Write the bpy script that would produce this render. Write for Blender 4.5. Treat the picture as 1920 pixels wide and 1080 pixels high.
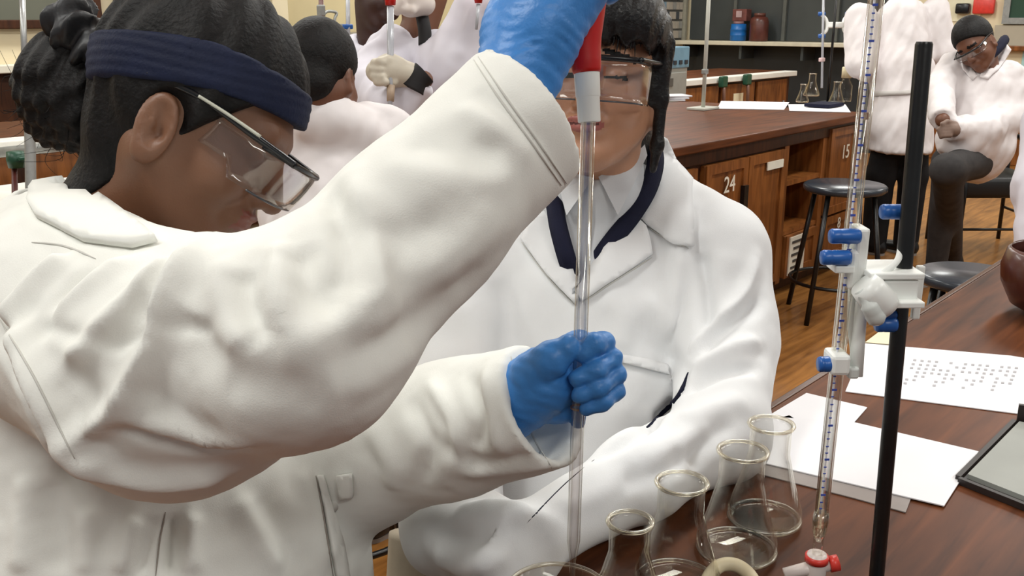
import bpy, bmesh, math, random
import numpy as np
from mathutils import Vector, Matrix, noise
from mathutils.bvhtree import BVHTree
from mathutils.geometry import delaunay_2d_cdt

random.seed(7)
rng = np.random.default_rng(7)
for o in list(bpy.data.objects):
    bpy.data.objects.remove(o)
scene = bpy.context.scene
COL = scene.collection

# ------------------------------------------------------------------ camera
FPX = 1800.0
PITCH = math.radians(15.7)
CAM = np.array([0.0, 0.0, 1.43])
CR = np.array([1.0, 0, 0])
CU = np.array([0, math.sin(PITCH), math.cos(PITCH)])
CF = np.array([0, math.cos(PITCH), -math.sin(PITCH)])
cam = bpy.data.cameras.new('camera')
cam.sensor_width = 36
cam.lens = FPX / 1920 * 36
cam.clip_start = 0.02
camo = bpy.data.objects.new('camera', cam)
COL.objects.link(camo)
camo.location = CAM
camo.rotation_euler = (math.pi / 2 - PITCH, 0, 0)
scene.camera = camo

# ------------------------------------------------------------------ world, lamps, exposure
w = bpy.data.worlds.new('world')
scene.world = w
w.use_nodes = True
bg = w.node_tree.nodes['Background']
bg.inputs[0].default_value = (0.93, 0.97, 1.0, 1)
bg.inputs[1].default_value = 0.24
U = np.array([.66, .751, 0]); U /= np.linalg.norm(U)     # along the benches
N = np.array([-U[1], U[0], 0])                           # across the benches
Z = np.array([0, 0, 1.0])
BENCH_ANG = math.atan2(U[1], U[0])


def SN(s, n, z=0.0):
    return U * s + N * n + Z * z


def ceiling_lamp(s, n, power, sx=1.5, sy=0.35):
    l = bpy.data.lights.new('ceiling_lamp', 'AREA')
    l.shape = 'RECTANGLE'; l.size = sx; l.size_y = sy
    l.energy = power
    l.color = (0.985, 1.0, 0.965)
    o = bpy.data.objects.new('ceiling_lamp', l)
    COL.objects.link(o)
    o.location = SN(s, n, 3.12)
    o.rotation_euler = (0, 0, BENCH_ANG)
    return o


for s_ in (-0.6, 2.4, 5.4, 8.4):
    for n_ in (-1.6, 1.0, 3.4, 5.6):
        ceiling_lamp(s_, n_, 34 if s_ < 4 else 40)

vs = scene.view_settings
scene.display_settings.display_device = 'sRGB'
vs.view_transform = 'Standard'
vs.look = 'None'
vs.gamma = 1
vs.use_curve_mapping = False
vs.exposure = 0.05


# ------------------------------------------------------------------ projection helpers (photo is 1920 x 1080)
def ray(u, v):
    return CF + CR * ((u - 960) / FPX) + CU * ((540 - v) / FPX)


def P(u, v, t):
    return CAM + ray(u, v) * t


def G(u, v, z):
    r = ray(u, v)
    return CAM + r * ((z - CAM[2]) / r[2])


def FN(u, v, n):          # hit on a plane at distance n across the benches -> (s, z)
    r = ray(u, v); q = CAM + r * (n / (r @ N))
    return float(q @ U), float(q[2])


def FS(u, v, s):          # hit on a plane at distance s along the benches -> (n, z)
    r = ray(u, v); q = CAM + r * (s / (r @ U))
    return float(q @ N), float(q[2])


# ------------------------------------------------------------------ objects
def A(x):
    return np.asarray(x, dtype=float)


def thing(name, label, cat, loc=(0, 0, 0), group=None):
    o = bpy.data.objects.new(name, None)
    o.empty_display_size = 0.05
    COL.objects.link(o)
    o.location = Vector(loc)
    o['label'] = label; o['category'] = cat
    if group: o['group'] = group
    return o


def tag(o, label, cat, group=None):
    o['label'] = label; o['category'] = cat
    if group: o['group'] = group
    return o


def root_of(o):
    while o.parent: o = o.parent
    return o


def obj(name, geo, mat, parent=None, smooth=True, kind=None, label=None, auto=None):
    V, Fc = geo[0], geo[1]
    V = np.asarray(V, dtype=float).reshape(-1, 3)
    if parent is not None:
        loc = A(root_of(parent).location)
    else:
        lo, hi = V.min(0), V.max(0)
        loc = np.array([(lo[0] + hi[0]) / 2, (lo[1] + hi[1]) / 2, lo[2]])
    me = bpy.data.meshes.new(name)
    if isinstance(Fc, np.ndarray):
        Fc = Fc.tolist()
    me.from_pydata((V - loc).tolist(), [], Fc)
    me.validate()
    mats = mat if isinstance(mat, (list, tuple)) else [mat]
    for m in mats: me.materials.append(m)
    if smooth:
        me.polygons.foreach_set('use_smooth', [True] * len(me.polygons))
        if auto is not None:
            me.set_sharp_from_angle(angle=math.radians(auto))
    me.update()
    o = bpy.data.objects.new(name, me)
    COL.objects.link(o)
    if parent is not None:
        o.parent = parent
    else:
        o.location = Vector(loc)
    if kind: o['kind'] = kind
    if label: o['label'] = label
    return o


def join(*gs):
    V = []; Fc = []; k = 0
    for g in gs:
        v = np.asarray(g[0], dtype=float).reshape(-1, 3)
        V.append(v)
        Fc += [[int(i) + k for i in f] for f in g[1]]
        k += len(v)
    return np.concatenate(V), Fc


BX = np.stack([U, N, Z])       # rows: bench axes
ID = np.eye(3)


def box(c, size, R=ID, bevel=0.0):
    """box centred at c, size along the rows of R"""
    sx, sy, sz = [x / 2 for x in size]
    b = min(bevel, sx * .45, sy * .45, sz * .45)
    if b <= 0:
        v = np.array([[x, y, z] for x in (-sx, sx) for y in (-sy, sy) for z in (-sz, sz)])
        f = [[0, 1, 3, 2], [4, 6, 7, 5], [0, 4, 5, 1], [2, 3, 7, 6], [0, 2, 6, 4], [1, 5, 7, 3]]
    else:
        bm = bmesh.new()
        bmesh.ops.create_cube(bm, size=1)
        for q in bm.verts: q.co = Vector((q.co.x * 2 * sx, q.co.y * 2 * sy, q.co.z * 2 * sz))
        bmesh.ops.bevel(bm, geom=list(bm.edges), offset=b, segments=2, profile=.5, affect='EDGES')
        bm.verts.index_update()
        v = np.array([list(q.co) for q in bm.verts]); f = [[q.index for q in g.verts] for g in bm.faces]
        bm.free()
    return A(c) + v @ np.asarray(R), f


def bbox(s0, s1, n0, n1, z0, z1, bevel=0.0):
    """box in bench coordinates"""
    return box(SN((s0 + s1) / 2, (n0 + n1) / 2, (z0 + z1) / 2), (abs(s1 - s0), abs(n1 - n0), abs(z1 - z0)), BX, bevel)


def frames(pts):
    pts = A(pts)
    T = np.gradient(pts, axis=0)
    T /= np.linalg.norm(T, axis=1)[:, None] + 1e-12
    n = np.cross(T[0], [0, 0, 1.0])
    if np.linalg.norm(n) < 1e-3: n = np.cross(T[0], [1.0, 0, 0])
    n /= np.linalg.norm(n)
    out = []
    for t in T:
        n = n - t * (n @ t); n /= np.linalg.norm(n)
        out.append((t, n, np.cross(t, n)))
    return out


def tube(pts, r, n=12, caps=True, closed=False):
    pts = A(pts); m = len(pts)
    if np.isscalar(r): r = [r] * m
    fr = frames(pts)
    V = []
    for p, rr, (t, a, b) in zip(pts, r, fr):
        for k in range(n):
            th = 2 * math.pi * k / n
            V.append(p + rr * (math.cos(th) * a + math.sin(th) * b))
    Fc = []
    for i in range(m - 1):
        for k in range(n):
            k2 = (k + 1) % n
            Fc.append([i * n + k, i * n + k2, (i + 1) * n + k2, (i + 1) * n + k])
    if closed:
        for k in range(n):
            k2 = (k + 1) % n
            Fc.append([(m - 1) * n + k, (m - 1) * n + k2, k2, k])
    elif caps:
        Fc.append(list(range(n))[::-1]); Fc.append([(m - 1) * n + k for k in range(n)])
    return np.array(V), Fc


def cyl(a, b, r, n=16, r2=None):
    return tube([a, b], [r, r if r2 is None else r2], n)


def smooth_path(pts, k=8):
    """Catmull-Rom through the points"""
    pts = A(pts); m = len(pts)
    out = []
    for i in range(m - 1):
        p0 = pts[max(i - 1, 0)]; p1 = pts[i]; p2 = pts[i + 1]; p3 = pts[min(i + 2, m - 1)]
        for j in range(k):
            t = j / k
            out.append(.5 * (2 * p1 + (p2 - p0) * t + (2 * p0 - 5 * p1 + 4 * p2 - p3) * t * t + (3 * p1 - p0 - 3 * p2 + p3) * t ** 3))
    out.append(pts[-1])
    return np.array(out)


def lathe(prof, c, n=40, axis=None, closed=False):
    """prof: list of (r, z)"""
    c = A(c)
    if axis is None: ax = Z; a = np.array([1., 0, 0]); b = np.array([0, 1., 0])
    else:
        ax = A(axis) / np.linalg.norm(axis)
        a = np.cross(ax, [0, 0, 1.0]); a = a if np.linalg.norm(a) > 1e-3 else np.cross(ax, [1.0, 0, 0])
        a /= np.linalg.norm(a); b = np.cross(ax, a)
    V = []
    for r, z in prof:
        for k in range(n):
            th = 2 * math.pi * k / n
            V.append(c + ax * z + r * (math.cos(th) * a + math.sin(th) * b))
    Fc = []; m = len(prof)
    for i in range(m - 1 if not closed else m):
        j = (i + 1) % m
        for k in range(n):
            k2 = (k + 1) % n
            Fc.append([i * n + k, i * n + k2, j * n + k2, j * n + k])
    if not closed:
        if prof[0][0] > 1e-5: Fc.append([k for k in range(n)][::-1])
        if prof[-1][0] > 1e-5: Fc.append([(m - 1) * n + k for k in range(n)])
    return np.array(V), Fc


def slab(poly, nrm, th):
    """flat polygon (3-D points) given thickness along nrm"""
    p = A(poly); nrm = A(nrm) / np.linalg.norm(nrm); m = len(p)
    V = np.concatenate([p, p + nrm * th])
    Fc = [list(range(m))[::-1], [m + i for i in range(m)]]
    for i in range(m):
        j = (i + 1) % m
        Fc.append([i, j, m + j, m + i])
    return V, Fc


def sheet(grid, th):
    """grid (a,b,3) of points -> closed sheet of thickness th"""
    g = A(grid); a, b, _ = g.shape
    du = np.gradient(g, axis=0); dv = np.gradient(g, axis=1)
    nn = np.cross(du, dv); nn /= np.linalg.norm(nn, axis=2)[:, :, None] + 1e-12
    V = np.concatenate([(g + nn * th / 2).reshape(-1, 3), (g - nn * th / 2).reshape(-1, 3)])
    Fc = []; k = a * b
    for i in range(a - 1):
        for j in range(b - 1):
            q = [i * b + j, (i + 1) * b + j, (i + 1) * b + j + 1, i * b + j + 1]
            Fc.append(q); Fc.append([x + k for x in q[::-1]])
    rim = [i * b for i in range(a)] + [(a - 1) * b + j for j in range(1, b)] + [i * b + b - 1 for i in range(a - 2, -1, -1)] + [j for j in range(b - 2, 0, -1)]
    for i in range(len(rim)):
        x, y = rim[i], rim[(i + 1) % len(rim)]
        Fc.append([y, x, x + k, y + k])
    return V, Fc


# ------------------------------------------------------------------ signed distance modelling
def seg(p, a, b, ra, rb):
    a = A(a).astype(np.float32); b = A(b).astype(np.float32)
    d = b - a; L2 = float(d @ d) + 1e-12
    t = np.clip((p - a) @ d / L2, 0, 1)
    q = p - a - t[:, None] * d
    return np.sqrt((q * q).sum(1)) - (ra + (rb - ra) * t)


def ell(p, c, r, R=None):
    q = p - A(c).astype(np.float32)
    if R is not None: q = q @ np.asarray(R, dtype=np.float32).T
    r = A(r).astype(np.float32)
    k0 = np.sqrt(((q / r) ** 2).sum(1)); k1 = np.sqrt(((q / (r * r)) ** 2).sum(1)) + 1e-9
    return k0 * (k0 - 1) / k1


def smin(a, b, k):
    h = np.maximum(k - np.abs(a - b), 0) / k
    return np.minimum(a, b) - h * h * k * .25


def smax(a, b, k):
    return -smin(-a, -b, k)


def chain(p, pts, rad, k=0.02):
    d = None
    for i in range(len(pts) - 1):
        e = seg(p, pts[i], pts[i + 1], rad[i], rad[i + 1])
        d = e if d is None else smin(d, e, k)
    return d


def plane(p, c, n):
    n = A(n) / np.linalg.norm(n)
    return (p - A(c).astype(np.float32)) @ n.astype(np.float32)


def sdf_mesh(f, lo, hi, h):
    lo = A(lo); hi = A(hi)
    cs = 4
    n = (np.ceil((hi - lo) / (h * cs)).astype(int) + 1)
    # coarse pass
    ax = [lo[i] + (np.arange(n[i]) + .5) * h * cs for i in range(3)]
    Gc = np.stack(np.meshgrid(*ax, indexing='ij'), -1).reshape(-1, 3).astype(np.float32)
    dc = f(Gc).reshape(n)
    flag = np.abs(dc) < h * cs * 1.6 + .004
    fine = np.repeat(np.repeat(np.repeat(dc, cs, 0), cs, 1), cs, 2).astype(np.float32)
    ff = np.repeat(np.repeat(np.repeat(flag, cs, 0), cs, 1), cs, 2)
    idx = np.argwhere(ff)
    pts = (lo + (idx + .5) * h).astype(np.float32)
    vals = np.empty(len(pts), np.float32)
    for i in range(0, len(pts), 400000):
        vals[i:i + 400000] = f(pts[i:i + 400000])
    fine[ff] = vals
    fine[0] = fine[-1] = 1; fine[:, 0] = fine[:, -1] = 1; fine[:, :, 0] = fine[:, :, -1] = 1
    return snets(fine, lo + .5 * h, h)


def snets(val, lo, h):
    s = val < 0
    nx, ny, nz = val.shape
    cnt = np.zeros((nx - 1, ny - 1, nz - 1), np.int8)
    cor = [(i, j, k) for i in (0, 1) for j in (0, 1) for k in (0, 1)]
    for i, j, k in cor:
        cnt += s[i:nx - 1 + i, j:ny - 1 + j, k:nz - 1 + k]
    m = (cnt > 0) & (cnt < 8)
    cells = np.argwhere(m)
    idx = -np.ones(m.shape, np.int64); idx[m] = np.arange(len(cells))
    acc = np.zeros((len(cells), 3)); num = np.zeros(len(cells))
    I, J, K = cells.T
    for a in cor:
        for ax in range(3):
            if a[ax]: continue
            b = list(a); b[ax] = 1
            va = val[I + a[0], J + a[1], K + a[2]]; vb = val[I + b[0], J + b[1], K + b[2]]
            c = (va < 0) != (vb < 0)
            t = va[c] / (va[c] - vb[c])
            q = np.tile(A(a), (c.sum(), 1)); q[:, ax] += t
            acc[c] += q; num[c] += 1
    V = lo + h * (cells + acc / num[:, None])
    quads = []
    for ax in range(3):
        o1, o2 = [(1, 2), (2, 0), (0, 1)][ax]
        sl0 = [slice(1, -1)] * 3; sl1 = [slice(1, -1)] * 3
        sl0[ax] = slice(0, -1); sl1[ax] = slice(1, None)
        c = s[tuple(sl0)] != s[tuple(sl1)]
        e = np.argwhere(c)
        off = np.array([1, 1, 1]); off[ax] = 0
        e = e + off
        ins = s[e[:, 0], e[:, 1], e[:, 2]]
        def cell(d1, d2):
            q = e.copy(); q[:, o1] += d1; q[:, o2] += d2
            return idx[q[:, 0], q[:, 1], q[:, 2]]
        qd = np.stack([cell(-1, -1), cell(0, -1), cell(0, 0), cell(-1, 0)], 1)
        qd[~ins] = qd[~ins][:, ::-1]
        quads.append(qd)
    Q = np.concatenate(quads)
    Q = Q[(Q >= 0).all(1)]
    return V, Q


def normals(V, Q):
    V = A(V); Q = np.asarray(Q)
    fn = np.cross(V[Q[:, 2]] - V[Q[:, 0]], V[Q[:, 3]] - V[Q[:, 1]])
    n = np.zeros_like(V)
    for k in range(4): np.add.at(n, Q[:, k], fn)
    return n / (np.linalg.norm(n, axis=1)[:, None] + 1e-12)


def relax(V, Q, it=2, lam=.5):
    V = A(V).copy()
    e = np.concatenate([Q[:, [0, 1]], Q[:, [1, 2]], Q[:, [2, 3]], Q[:, [3, 0]]])
    deg = np.zeros(len(V)); np.add.at(deg, e[:, 0], 1); np.add.at(deg, e[:, 1], 1)
    for _ in range(it):
        s = np.zeros_like(V); np.add.at(s, e[:, 0], V[e[:, 1]]); np.add.at(s, e[:, 1], V[e[:, 0]])
        V += lam * (s / deg[:, None] - V)
    return V


def bvh_of(V, Q):
    return BVHTree.FromPolygons([Vector(v) for v in V], [list(map(int, q)) for q in Q])


def cast(bvh, u, v, t=0.05):
    d = Vector(ray(u, v)); d.normalize()
    hit = bvh.ray_cast(Vector(CAM) + d * t, d)
    return hit[0], hit[1]


def cast_line(bvh, uv, step=12, px=True):
    uv = A(uv); out = []
    for i in range(len(uv) - 1):
        L = np.linalg.norm(uv[i + 1] - uv[i]); k = max(1, int(L / step))
        for j in range(k + (1 if i == len(uv) - 2 else 0)):
            q = uv[i] + (uv[i + 1] - uv[i]) * j / k
            h = cast(bvh, *q)
            if h[0] is not None: out.append((np.array(h[0]), np.array(h[1])))
    return out


def folds(V, Q, specs, smoothpx=True):
    """specs: (pixel polyline on the surface, height m, half width m); ridge (+) or furrow (-), real displacement"""
    V = A(V).copy(); Nn = normals(V, Q)
    bvh = bvh_of(V, Q)
    D = np.zeros(len(V))
    for uv, amp, wd in specs:
        uv2 = smooth_path(np.c_[A(uv), np.zeros(len(uv))], 6)[:, :2] if len(uv) > 2 else uv
        hits = cast_line(bvh, uv2, 14)
        if len(hits) < 2: continue
        L = np.array([h[0] for h in hits])
        # keep continuous run
        lo = L.min(0) - 4 * wd; hi = L.max(0) + 4 * wd
        sel = np.where(((V > lo) & (V < hi)).all(1))[0]
        if len(sel) == 0: continue
        best = np.full(len(sel), 1e9); par = np.zeros(len(sel))
        X = V[sel]; m = len(L) - 1
        for i in range(m):
            a, b = L[i], L[i + 1]
            if np.linalg.norm(b - a) > .06: continue
            d = b - a; t = np.clip((X - a) @ d / (d @ d + 1e-12), 0, 1)
            dist = np.linalg.norm(X - a - t[:, None] * d, axis=1)
            c = dist < best
            best[c] = dist[c]; par[c] = (i + t[c]) / m
        tp = np.clip(np.minimum(par, 1 - par) * 5, 0, 1); tp = tp * tp * (3 - 2 * tp)
        tp = .25 + .75 * tp
        q = best / wd
        D[sel] += amp * tp * (np.exp(-q * q) * 1.25 - .35 * np.exp(-(q / 2.2) ** 2))
    return V + Nn * D[:, None]


def vnoise(X):
    """smooth lattice noise, about -1..1"""
    X = A(X) + 1000.0
    I = np.floor(X).astype(np.int64); f = X - I; f = f * f * f * (f * (f * 6 - 15) + 10)
    def h(a, b, c):
        n = (a * 73856093) ^ (b * 19349663) ^ (c * 83492791)
        n = (n ^ (n >> 13)) * 1274126177 & 0x7fffffff
        n = (n ^ (n >> 16)) * 668265263 & 0x7fffffff
        return (n % 65536) / 32768.0 - 1
    r = 0
    for i in (0, 1):
        for j in (0, 1):
            for k in (0, 1):
                wgt = (f[:, 0] if i else 1 - f[:, 0]) * (f[:, 1] if j else 1 - f[:, 1]) * (f[:, 2] if k else 1 - f[:, 2])
                r = r + wgt * h(I[:, 0] + i, I[:, 1] + j, I[:, 2] + k)
    return r


def ripple(V, Q, amp, scale, seed=0, stretch=None):
    """soft random cloth unevenness"""
    V = A(V).copy(); Nn = normals(V, Q)
    X = V / scale
    if stretch is not None:
        d = A(stretch[0]) / np.linalg.norm(stretch[0]); X = X + np.outer(X @ d, d) * (1 / stretch[1] - 1)
    D = vnoise(X + seed) + .5 * vnoise(X * 2.1 + seed)
    return V + Nn * (amp * D)[:, None]


def patch(bvh, poly, off=0.003, th=0.003, step=10, t0=None):
    """cloth piece of real thickness laid on a surface; outline given as photo pixels"""
    poly = A(poly)
    bnd = []
    for i in range(len(poly)):
        a, b = poly[i], poly[(i + 1) % len(poly)]
        k = max(1, int(np.linalg.norm(b - a) / step))
        for j in range(k): bnd.append(a + (b - a) * j / k)
    bnd = np.array(bnd); m = len(bnd)
    lo, hi = poly.min(0), poly.max(0)
    pts = [Vector(q) for q in bnd]
    for x in np.arange(lo[0] + step / 2, hi[0], step):
        for y in np.arange(lo[1] + step / 2, hi[1], step):
            ins = False; j = len(poly) - 1
            for i in range(len(poly)):
                if (poly[i][1] > y) != (poly[j][1] > y) and x < (poly[j][0] - poly[i][0]) * (y - poly[i][1]) / (poly[j][1] - poly[i][1]) + poly[i][0]:
                    ins = not ins
                j = i
            if ins and np.min(np.linalg.norm(bnd - [x, y], axis=1)) > step * .5: pts.append(Vector((x, y)))
    r = delaunay_2d_cdt(pts, [], [list(range(m))], 1, 1e-4)
    vs2, fs = r[0], r[2]
    top = []; nn = []
    last = None
    hits = [cast(bvh, q[0], q[1]) for q in vs2]
    ok = [i for i, h in enumerate(hits) if h[0] is not None]
    P2 = np.array([list(q) for q in vs2])
    for i, h in enumerate(hits):
        if h[0] is None and not ok:
            top.append(P(P2[i][0], P2[i][1], t0)); nn.append(-CF)
        elif h[0] is None:
            j = ok[int(np.argmin(np.linalg.norm(P2[ok] - P2[i], axis=1)))]
            t = (np.array(hits[j][0]) - CAM) @ CF
            top.append(P(P2[i][0], P2[i][1], t)); nn.append(np.array(hits[j][1]))
        else:
            top.append(np.array(h[0])); nn.append(np.array(h[1]))
    top = np.array(top); nn = np.array(nn); nn /= np.linalg.norm(nn, axis=1)[:, None]
    k = len(top)
    V = np.concatenate([top + nn * (off + th), top + nn * (off - .002)])
    Fc = []
    from collections import Counter
    ec = {}
    for f in fs:
        f = list(f)
        a, b, c = [P2[i] for i in f[:3]]
        if (b[0] - a[0]) * (c[1] - a[1]) - (b[1] - a[1]) * (c[0] - a[0]) > 0: f = f[::-1]
        Fc.append(f); Fc.append([i + k for i in f[::-1]])
        for i in range(len(f)):
            e = (f[i], f[(i + 1) % len(f)])
            ec[e] = 1
    for (a, b) in ec:
        if (b, a) not in ec: Fc.append([b, a, a + k, b + k])
    return V, Fc


def seam(bvh, uv, r=0.0012, off=0.0005, step=8):
    uv2 = smooth_path(np.c_[A(uv), np.zeros(len(uv))], 6)[:, :2] if len(uv) > 2 else uv
    h = cast_line(bvh, uv2, step)
    m_ = len(h)
    rad = [r * (.35 + .65 * min(1, 4 * i / max(m_ - 1, 1), 4 * (m_ - 1 - i) / max(m_ - 1, 1))) for i in range(m_)]
    return tube([a + b / np.linalg.norm(b) * off for a, b in h], rad, 6)


# ------------------------------------------------------------------ procedural materials
def lin(c):
    return tuple((x / 255 / 12.92) if x / 255 <= .04045 else ((x / 255 + .055) / 1.055) ** 2.4 for x in c) + (1,)


MATS = {}


def M(name, rgb, rough=.6, var=.06, vscale=12, bump=0, bscale=300, metal=0, spec=.5, stretch=None, sss=0, rot=0, coat=0, sheen=0):
    if name in MATS: return MATS[name]
    m = bpy.data.materials.new(name); m.use_nodes = True
    nt = m.node_tree; b = nt.nodes['Principled BSDF']; L = nt.links.new
    b.inputs['Roughness'].default_value = rough
    b.inputs['Metallic'].default_value = metal
    b.inputs['Specular IOR Level'].default_value = spec
    if coat: b.inputs['Coat Weight'].default_value = coat; b.inputs['Coat Roughness'].default_value = .12
    if sheen: b.inputs['Sheen Weight'].default_value = sheen
    if sss:
        b.inputs['Subsurface Weight'].default_value = sss
        b.inputs['Subsurface Radius'].default_value = (.012, .005, .003)
        b.inputs['Subsurface Scale'].default_value = .6
    tc = nt.nodes.new('ShaderNodeTexCoord'); mp = nt.nodes.new('ShaderNodeMapping')
    L(tc.outputs['Object'], mp.inputs['Vector'])
    mp.inputs['Rotation'].default_value = (0, 0, rot)
    if stretch: mp.inputs['Scale'].default_value = stretch
    nz = nt.nodes.new('ShaderNodeTexNoise'); nz.inputs['Scale'].default_value = vscale; nz.inputs['Detail'].default_value = 5
    L(mp.outputs[0], nz.inputs['Vector'])
    cr = nt.nodes.new('ShaderNodeValToRGB')
    c = lin(rgb)
    cr.color_ramp.elements[0].color = tuple(x * (1 - var * 2) for x in c[:3]) + (1,)
    cr.color_ramp.elements[1].color = tuple(min(1, x * (1 + var * 2)) for x in c[:3]) + (1,)
    cr.color_ramp.elements[0].position = .3; cr.color_ramp.elements[1].position = .7
    L(nz.outputs['Fac'], cr.inputs[0]); L(cr.outputs[0], b.inputs['Base Color'])
    if bump:
        n2 = nt.nodes.new('ShaderNodeTexNoise'); n2.inputs['Scale'].default_value = bscale; n2.inputs['Detail'].default_value = 3
        L(mp.outputs[0], n2.inputs['Vector'])
        bp = nt.nodes.new('ShaderNodeBump'); bp.inputs['Strength'].default_value = bump; bp.inputs['Distance'].default_value = .002
        L(n2.outputs['Fac'], bp.inputs['Height']); L(bp.outputs[0], b.inputs['Normal'])
    MATS[name] = m
    return m


def WOOD(name, dark, light, rough=.4, scale=(1.2, 14, 14), rot=-BENCH_ANG, coat=0, det=6, nscale=3, spec=.3):
    if name in MATS: return MATS[name]
    m = bpy.data.materials.new(name); m.use_nodes = True
    nt = m.node_tree; b = nt.nodes['Principled BSDF']; L = nt.links.new
    tc = nt.nodes.new('ShaderNodeTexCoord'); mp0 = nt.nodes.new('ShaderNodeMapping'); mp = nt.nodes.new('ShaderNodeMapping')
    mp0.inputs['Rotation'].default_value = (0, 0, rot); mp.inputs['Scale'].default_value = scale
    L(tc.outputs['Object'], mp0.inputs[0]); L(mp0.outputs[0], mp.inputs[0])
    nz = nt.nodes.new('ShaderNodeTexNoise'); nz.inputs['Scale'].default_value = nscale; nz.inputs['Detail'].default_value = det; nz.inputs['Distortion'].default_value = .6
    L(mp.outputs[0], nz.inputs['Vector'])
    n3 = nt.nodes.new('ShaderNodeTexNoise'); n3.inputs['Scale'].default_value = 2.3; n3.inputs['Detail'].default_value = 3
    L(mp0.outputs[0], n3.inputs['Vector'])
    mx = nt.nodes.new('ShaderNodeMath'); mx.operation = 'ADD'
    ml = nt.nodes.new('ShaderNodeMath'); ml.operation = 'MULTIPLY'; ml.inputs[1].default_value = .5
    L(n3.outputs['Fac'], ml.inputs[0]); L(nz.outputs['Fac'], mx.inputs[0]); L(ml.outputs[0], mx.inputs[1])
    cr = nt.nodes.new('ShaderNodeValToRGB')
    cr.color_ramp.elements[0].color = lin(dark); cr.color_ramp.elements[1].color = lin(light)
    cr.color_ramp.elements[0].position = .5; cr.color_ramp.elements[1].position = .98
    L(mx.outputs[0], cr.inputs[0]); L(cr.outputs[0], b.inputs['Base Color'])
    b.inputs['Roughness'].default_value = rough
    b.inputs['Specular IOR Level'].default_value = spec
    if coat: b.inputs['Coat Weight'].default_value = coat; b.inputs['Coat Roughness'].default_value = .15
    bp = nt.nodes.new('ShaderNodeBump'); bp.inputs['Strength'].default_value = .15; bp.inputs['Distance'].default_value = .001
    L(nz.outputs['Fac'], bp.inputs['Height']); L(bp.outputs[0], b.inputs['Normal'])
    MATS[name] = m
    return m


def GLASS(name, tint=(253, 253, 252), refl=1.0, rough=.02, base=.0, col=(250, 248, 240), power=4.0):
    """thin glass: clear through the middle, mirror-bright at grazing angles (Fresnel)"""
    if name in MATS: return MATS[name]
    m = bpy.data.materials.new(name); m.use_nodes = True
    nt = m.node_tree; L = nt.links.new
    nt.nodes.remove(nt.nodes['Principled BSDF'])
    out = nt.nodes['Material Output']
    tr = nt.nodes.new('ShaderNodeBsdfTransparent'); tr.inputs[0].default_value = lin(tint)
    gl = nt.nodes.new('ShaderNodeBsdfGlossy'); gl.inputs['Roughness'].default_value = rough
    gl.inputs['Color'].default_value = lin(col)
    lw = nt.nodes.new('ShaderNodeLayerWeight'); lw.inputs[0].default_value = .5
    fr = nt.nodes.new('ShaderNodeMath'); fr.operation = 'POWER'; fr.inputs[1].default_value = power
    L(lw.outputs['Facing'], fr.inputs[0])
    nz = nt.nodes.new('ShaderNodeTexNoise'); nz.inputs['Scale'].default_value = 30
    mu = nt.nodes.new('ShaderNodeMath'); mu.operation = 'MULTIPLY_ADD'; mu.inputs[1].default_value = refl; mu.inputs[2].default_value = base
    mu.use_clamp = True
    L(fr.outputs[0], mu.inputs[0])
    mx = nt.nodes.new('ShaderNodeMixShader')
    L(mu.outputs[0], mx.inputs[0]); L(tr.outputs[0], mx.inputs[1]); L(gl.outputs[0], mx.inputs[2])
    L(mx.outputs[0], out.inputs['Surface'])
    bp = nt.nodes.new('ShaderNodeBump'); bp.inputs['Strength'].default_value = .02
    L(nz.outputs['Fac'], bp.inputs['Height']); L(bp.outputs[0], gl.inputs['Normal'])
    MATS[name] = m
    return m


coat_warm = M('coat_cotton_warm', (234, 234, 228), .85, .015, 9, .12, 900, sheen=.05, spec=.2)
coat_cool = M('coat_cotton_cool', (234, 235, 236), .85, .015, 9, .12, 900, sheen=.05, spec=.2)
coat_lav = M('coat_cotton_lavender', (222, 219, 228), .85, .02, 9, .1, 700, spec=.2)
coat_pink = M('coat_cotton_pale', (228, 222, 222), .85, .02, 9, .1, 700, spec=.2)
coat_grey = M('coat_cotton_grey', (196, 192, 188), .85, .03, 9, .1, 700, spec=.2)
seam_grey = M('seam_stitch_grey', (204, 202, 196), .9, .03)
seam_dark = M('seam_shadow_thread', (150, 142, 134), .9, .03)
glove_blue = M('nitrile_blue', (62, 132, 205), .42, .05, 30, .35, 140, spec=.45)
glove_tan = M('latex_cream', (196, 187, 170), .5, .03, 30, .2, 160)
skin_a = M('skin_brown', (124, 86, 64), .48, .05, 14, .12, 500, sss=.12)
skin_b = M('skin_tan', (182, 134, 105), .45, .04, 14, .1, 500, sss=.15)
skin_d = M('skin_deep', (112, 72, 52), .5, .05, 14, .1, 500, sss=.1)
skin_e = M('skin_darkest', (66, 44, 40), .5, .05, 14, .1, 500, sss=.08)
lip_b = M('lip_rose', (158, 92, 84), .4, .04)
lip_a = M('lip_brown', (128, 74, 62), .4, .04)
hair_black = M('hair_black', (17, 16, 17), .42, .25, 40, .6, 240, stretch=(1, 1, 1), spec=.4)
hair_soft = M('hair_soft_black', (20, 18, 18), .6, .3, 60, .7, 200, spec=.22)
navy = M('navy_knit', (22, 29, 54), .7, .08, 30, .25, 400, spec=.25)
navy_dark = M('navy_wool', (26, 28, 48), .8, .08, 30, .2, 500, spec=.2)
black_satin = M('black_satin', (34, 34, 37), .5, .2, 25, .3, 120)
black_cloth = M('trouser_black', (30, 29, 30), .85, .1, 20, .2, 500, spec=.2)
grey_cloth = M('trouser_charcoal', (62, 60, 60), .85, .1, 20, .2, 500, spec=.2)
beige_cloth = M('cloth_beige', (188, 178, 160), .85, .05, 20, .2, 500, spec=.2)
shoe_black = M('shoe_leather_black', (20, 20, 21), .35, .1, 20)
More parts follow.
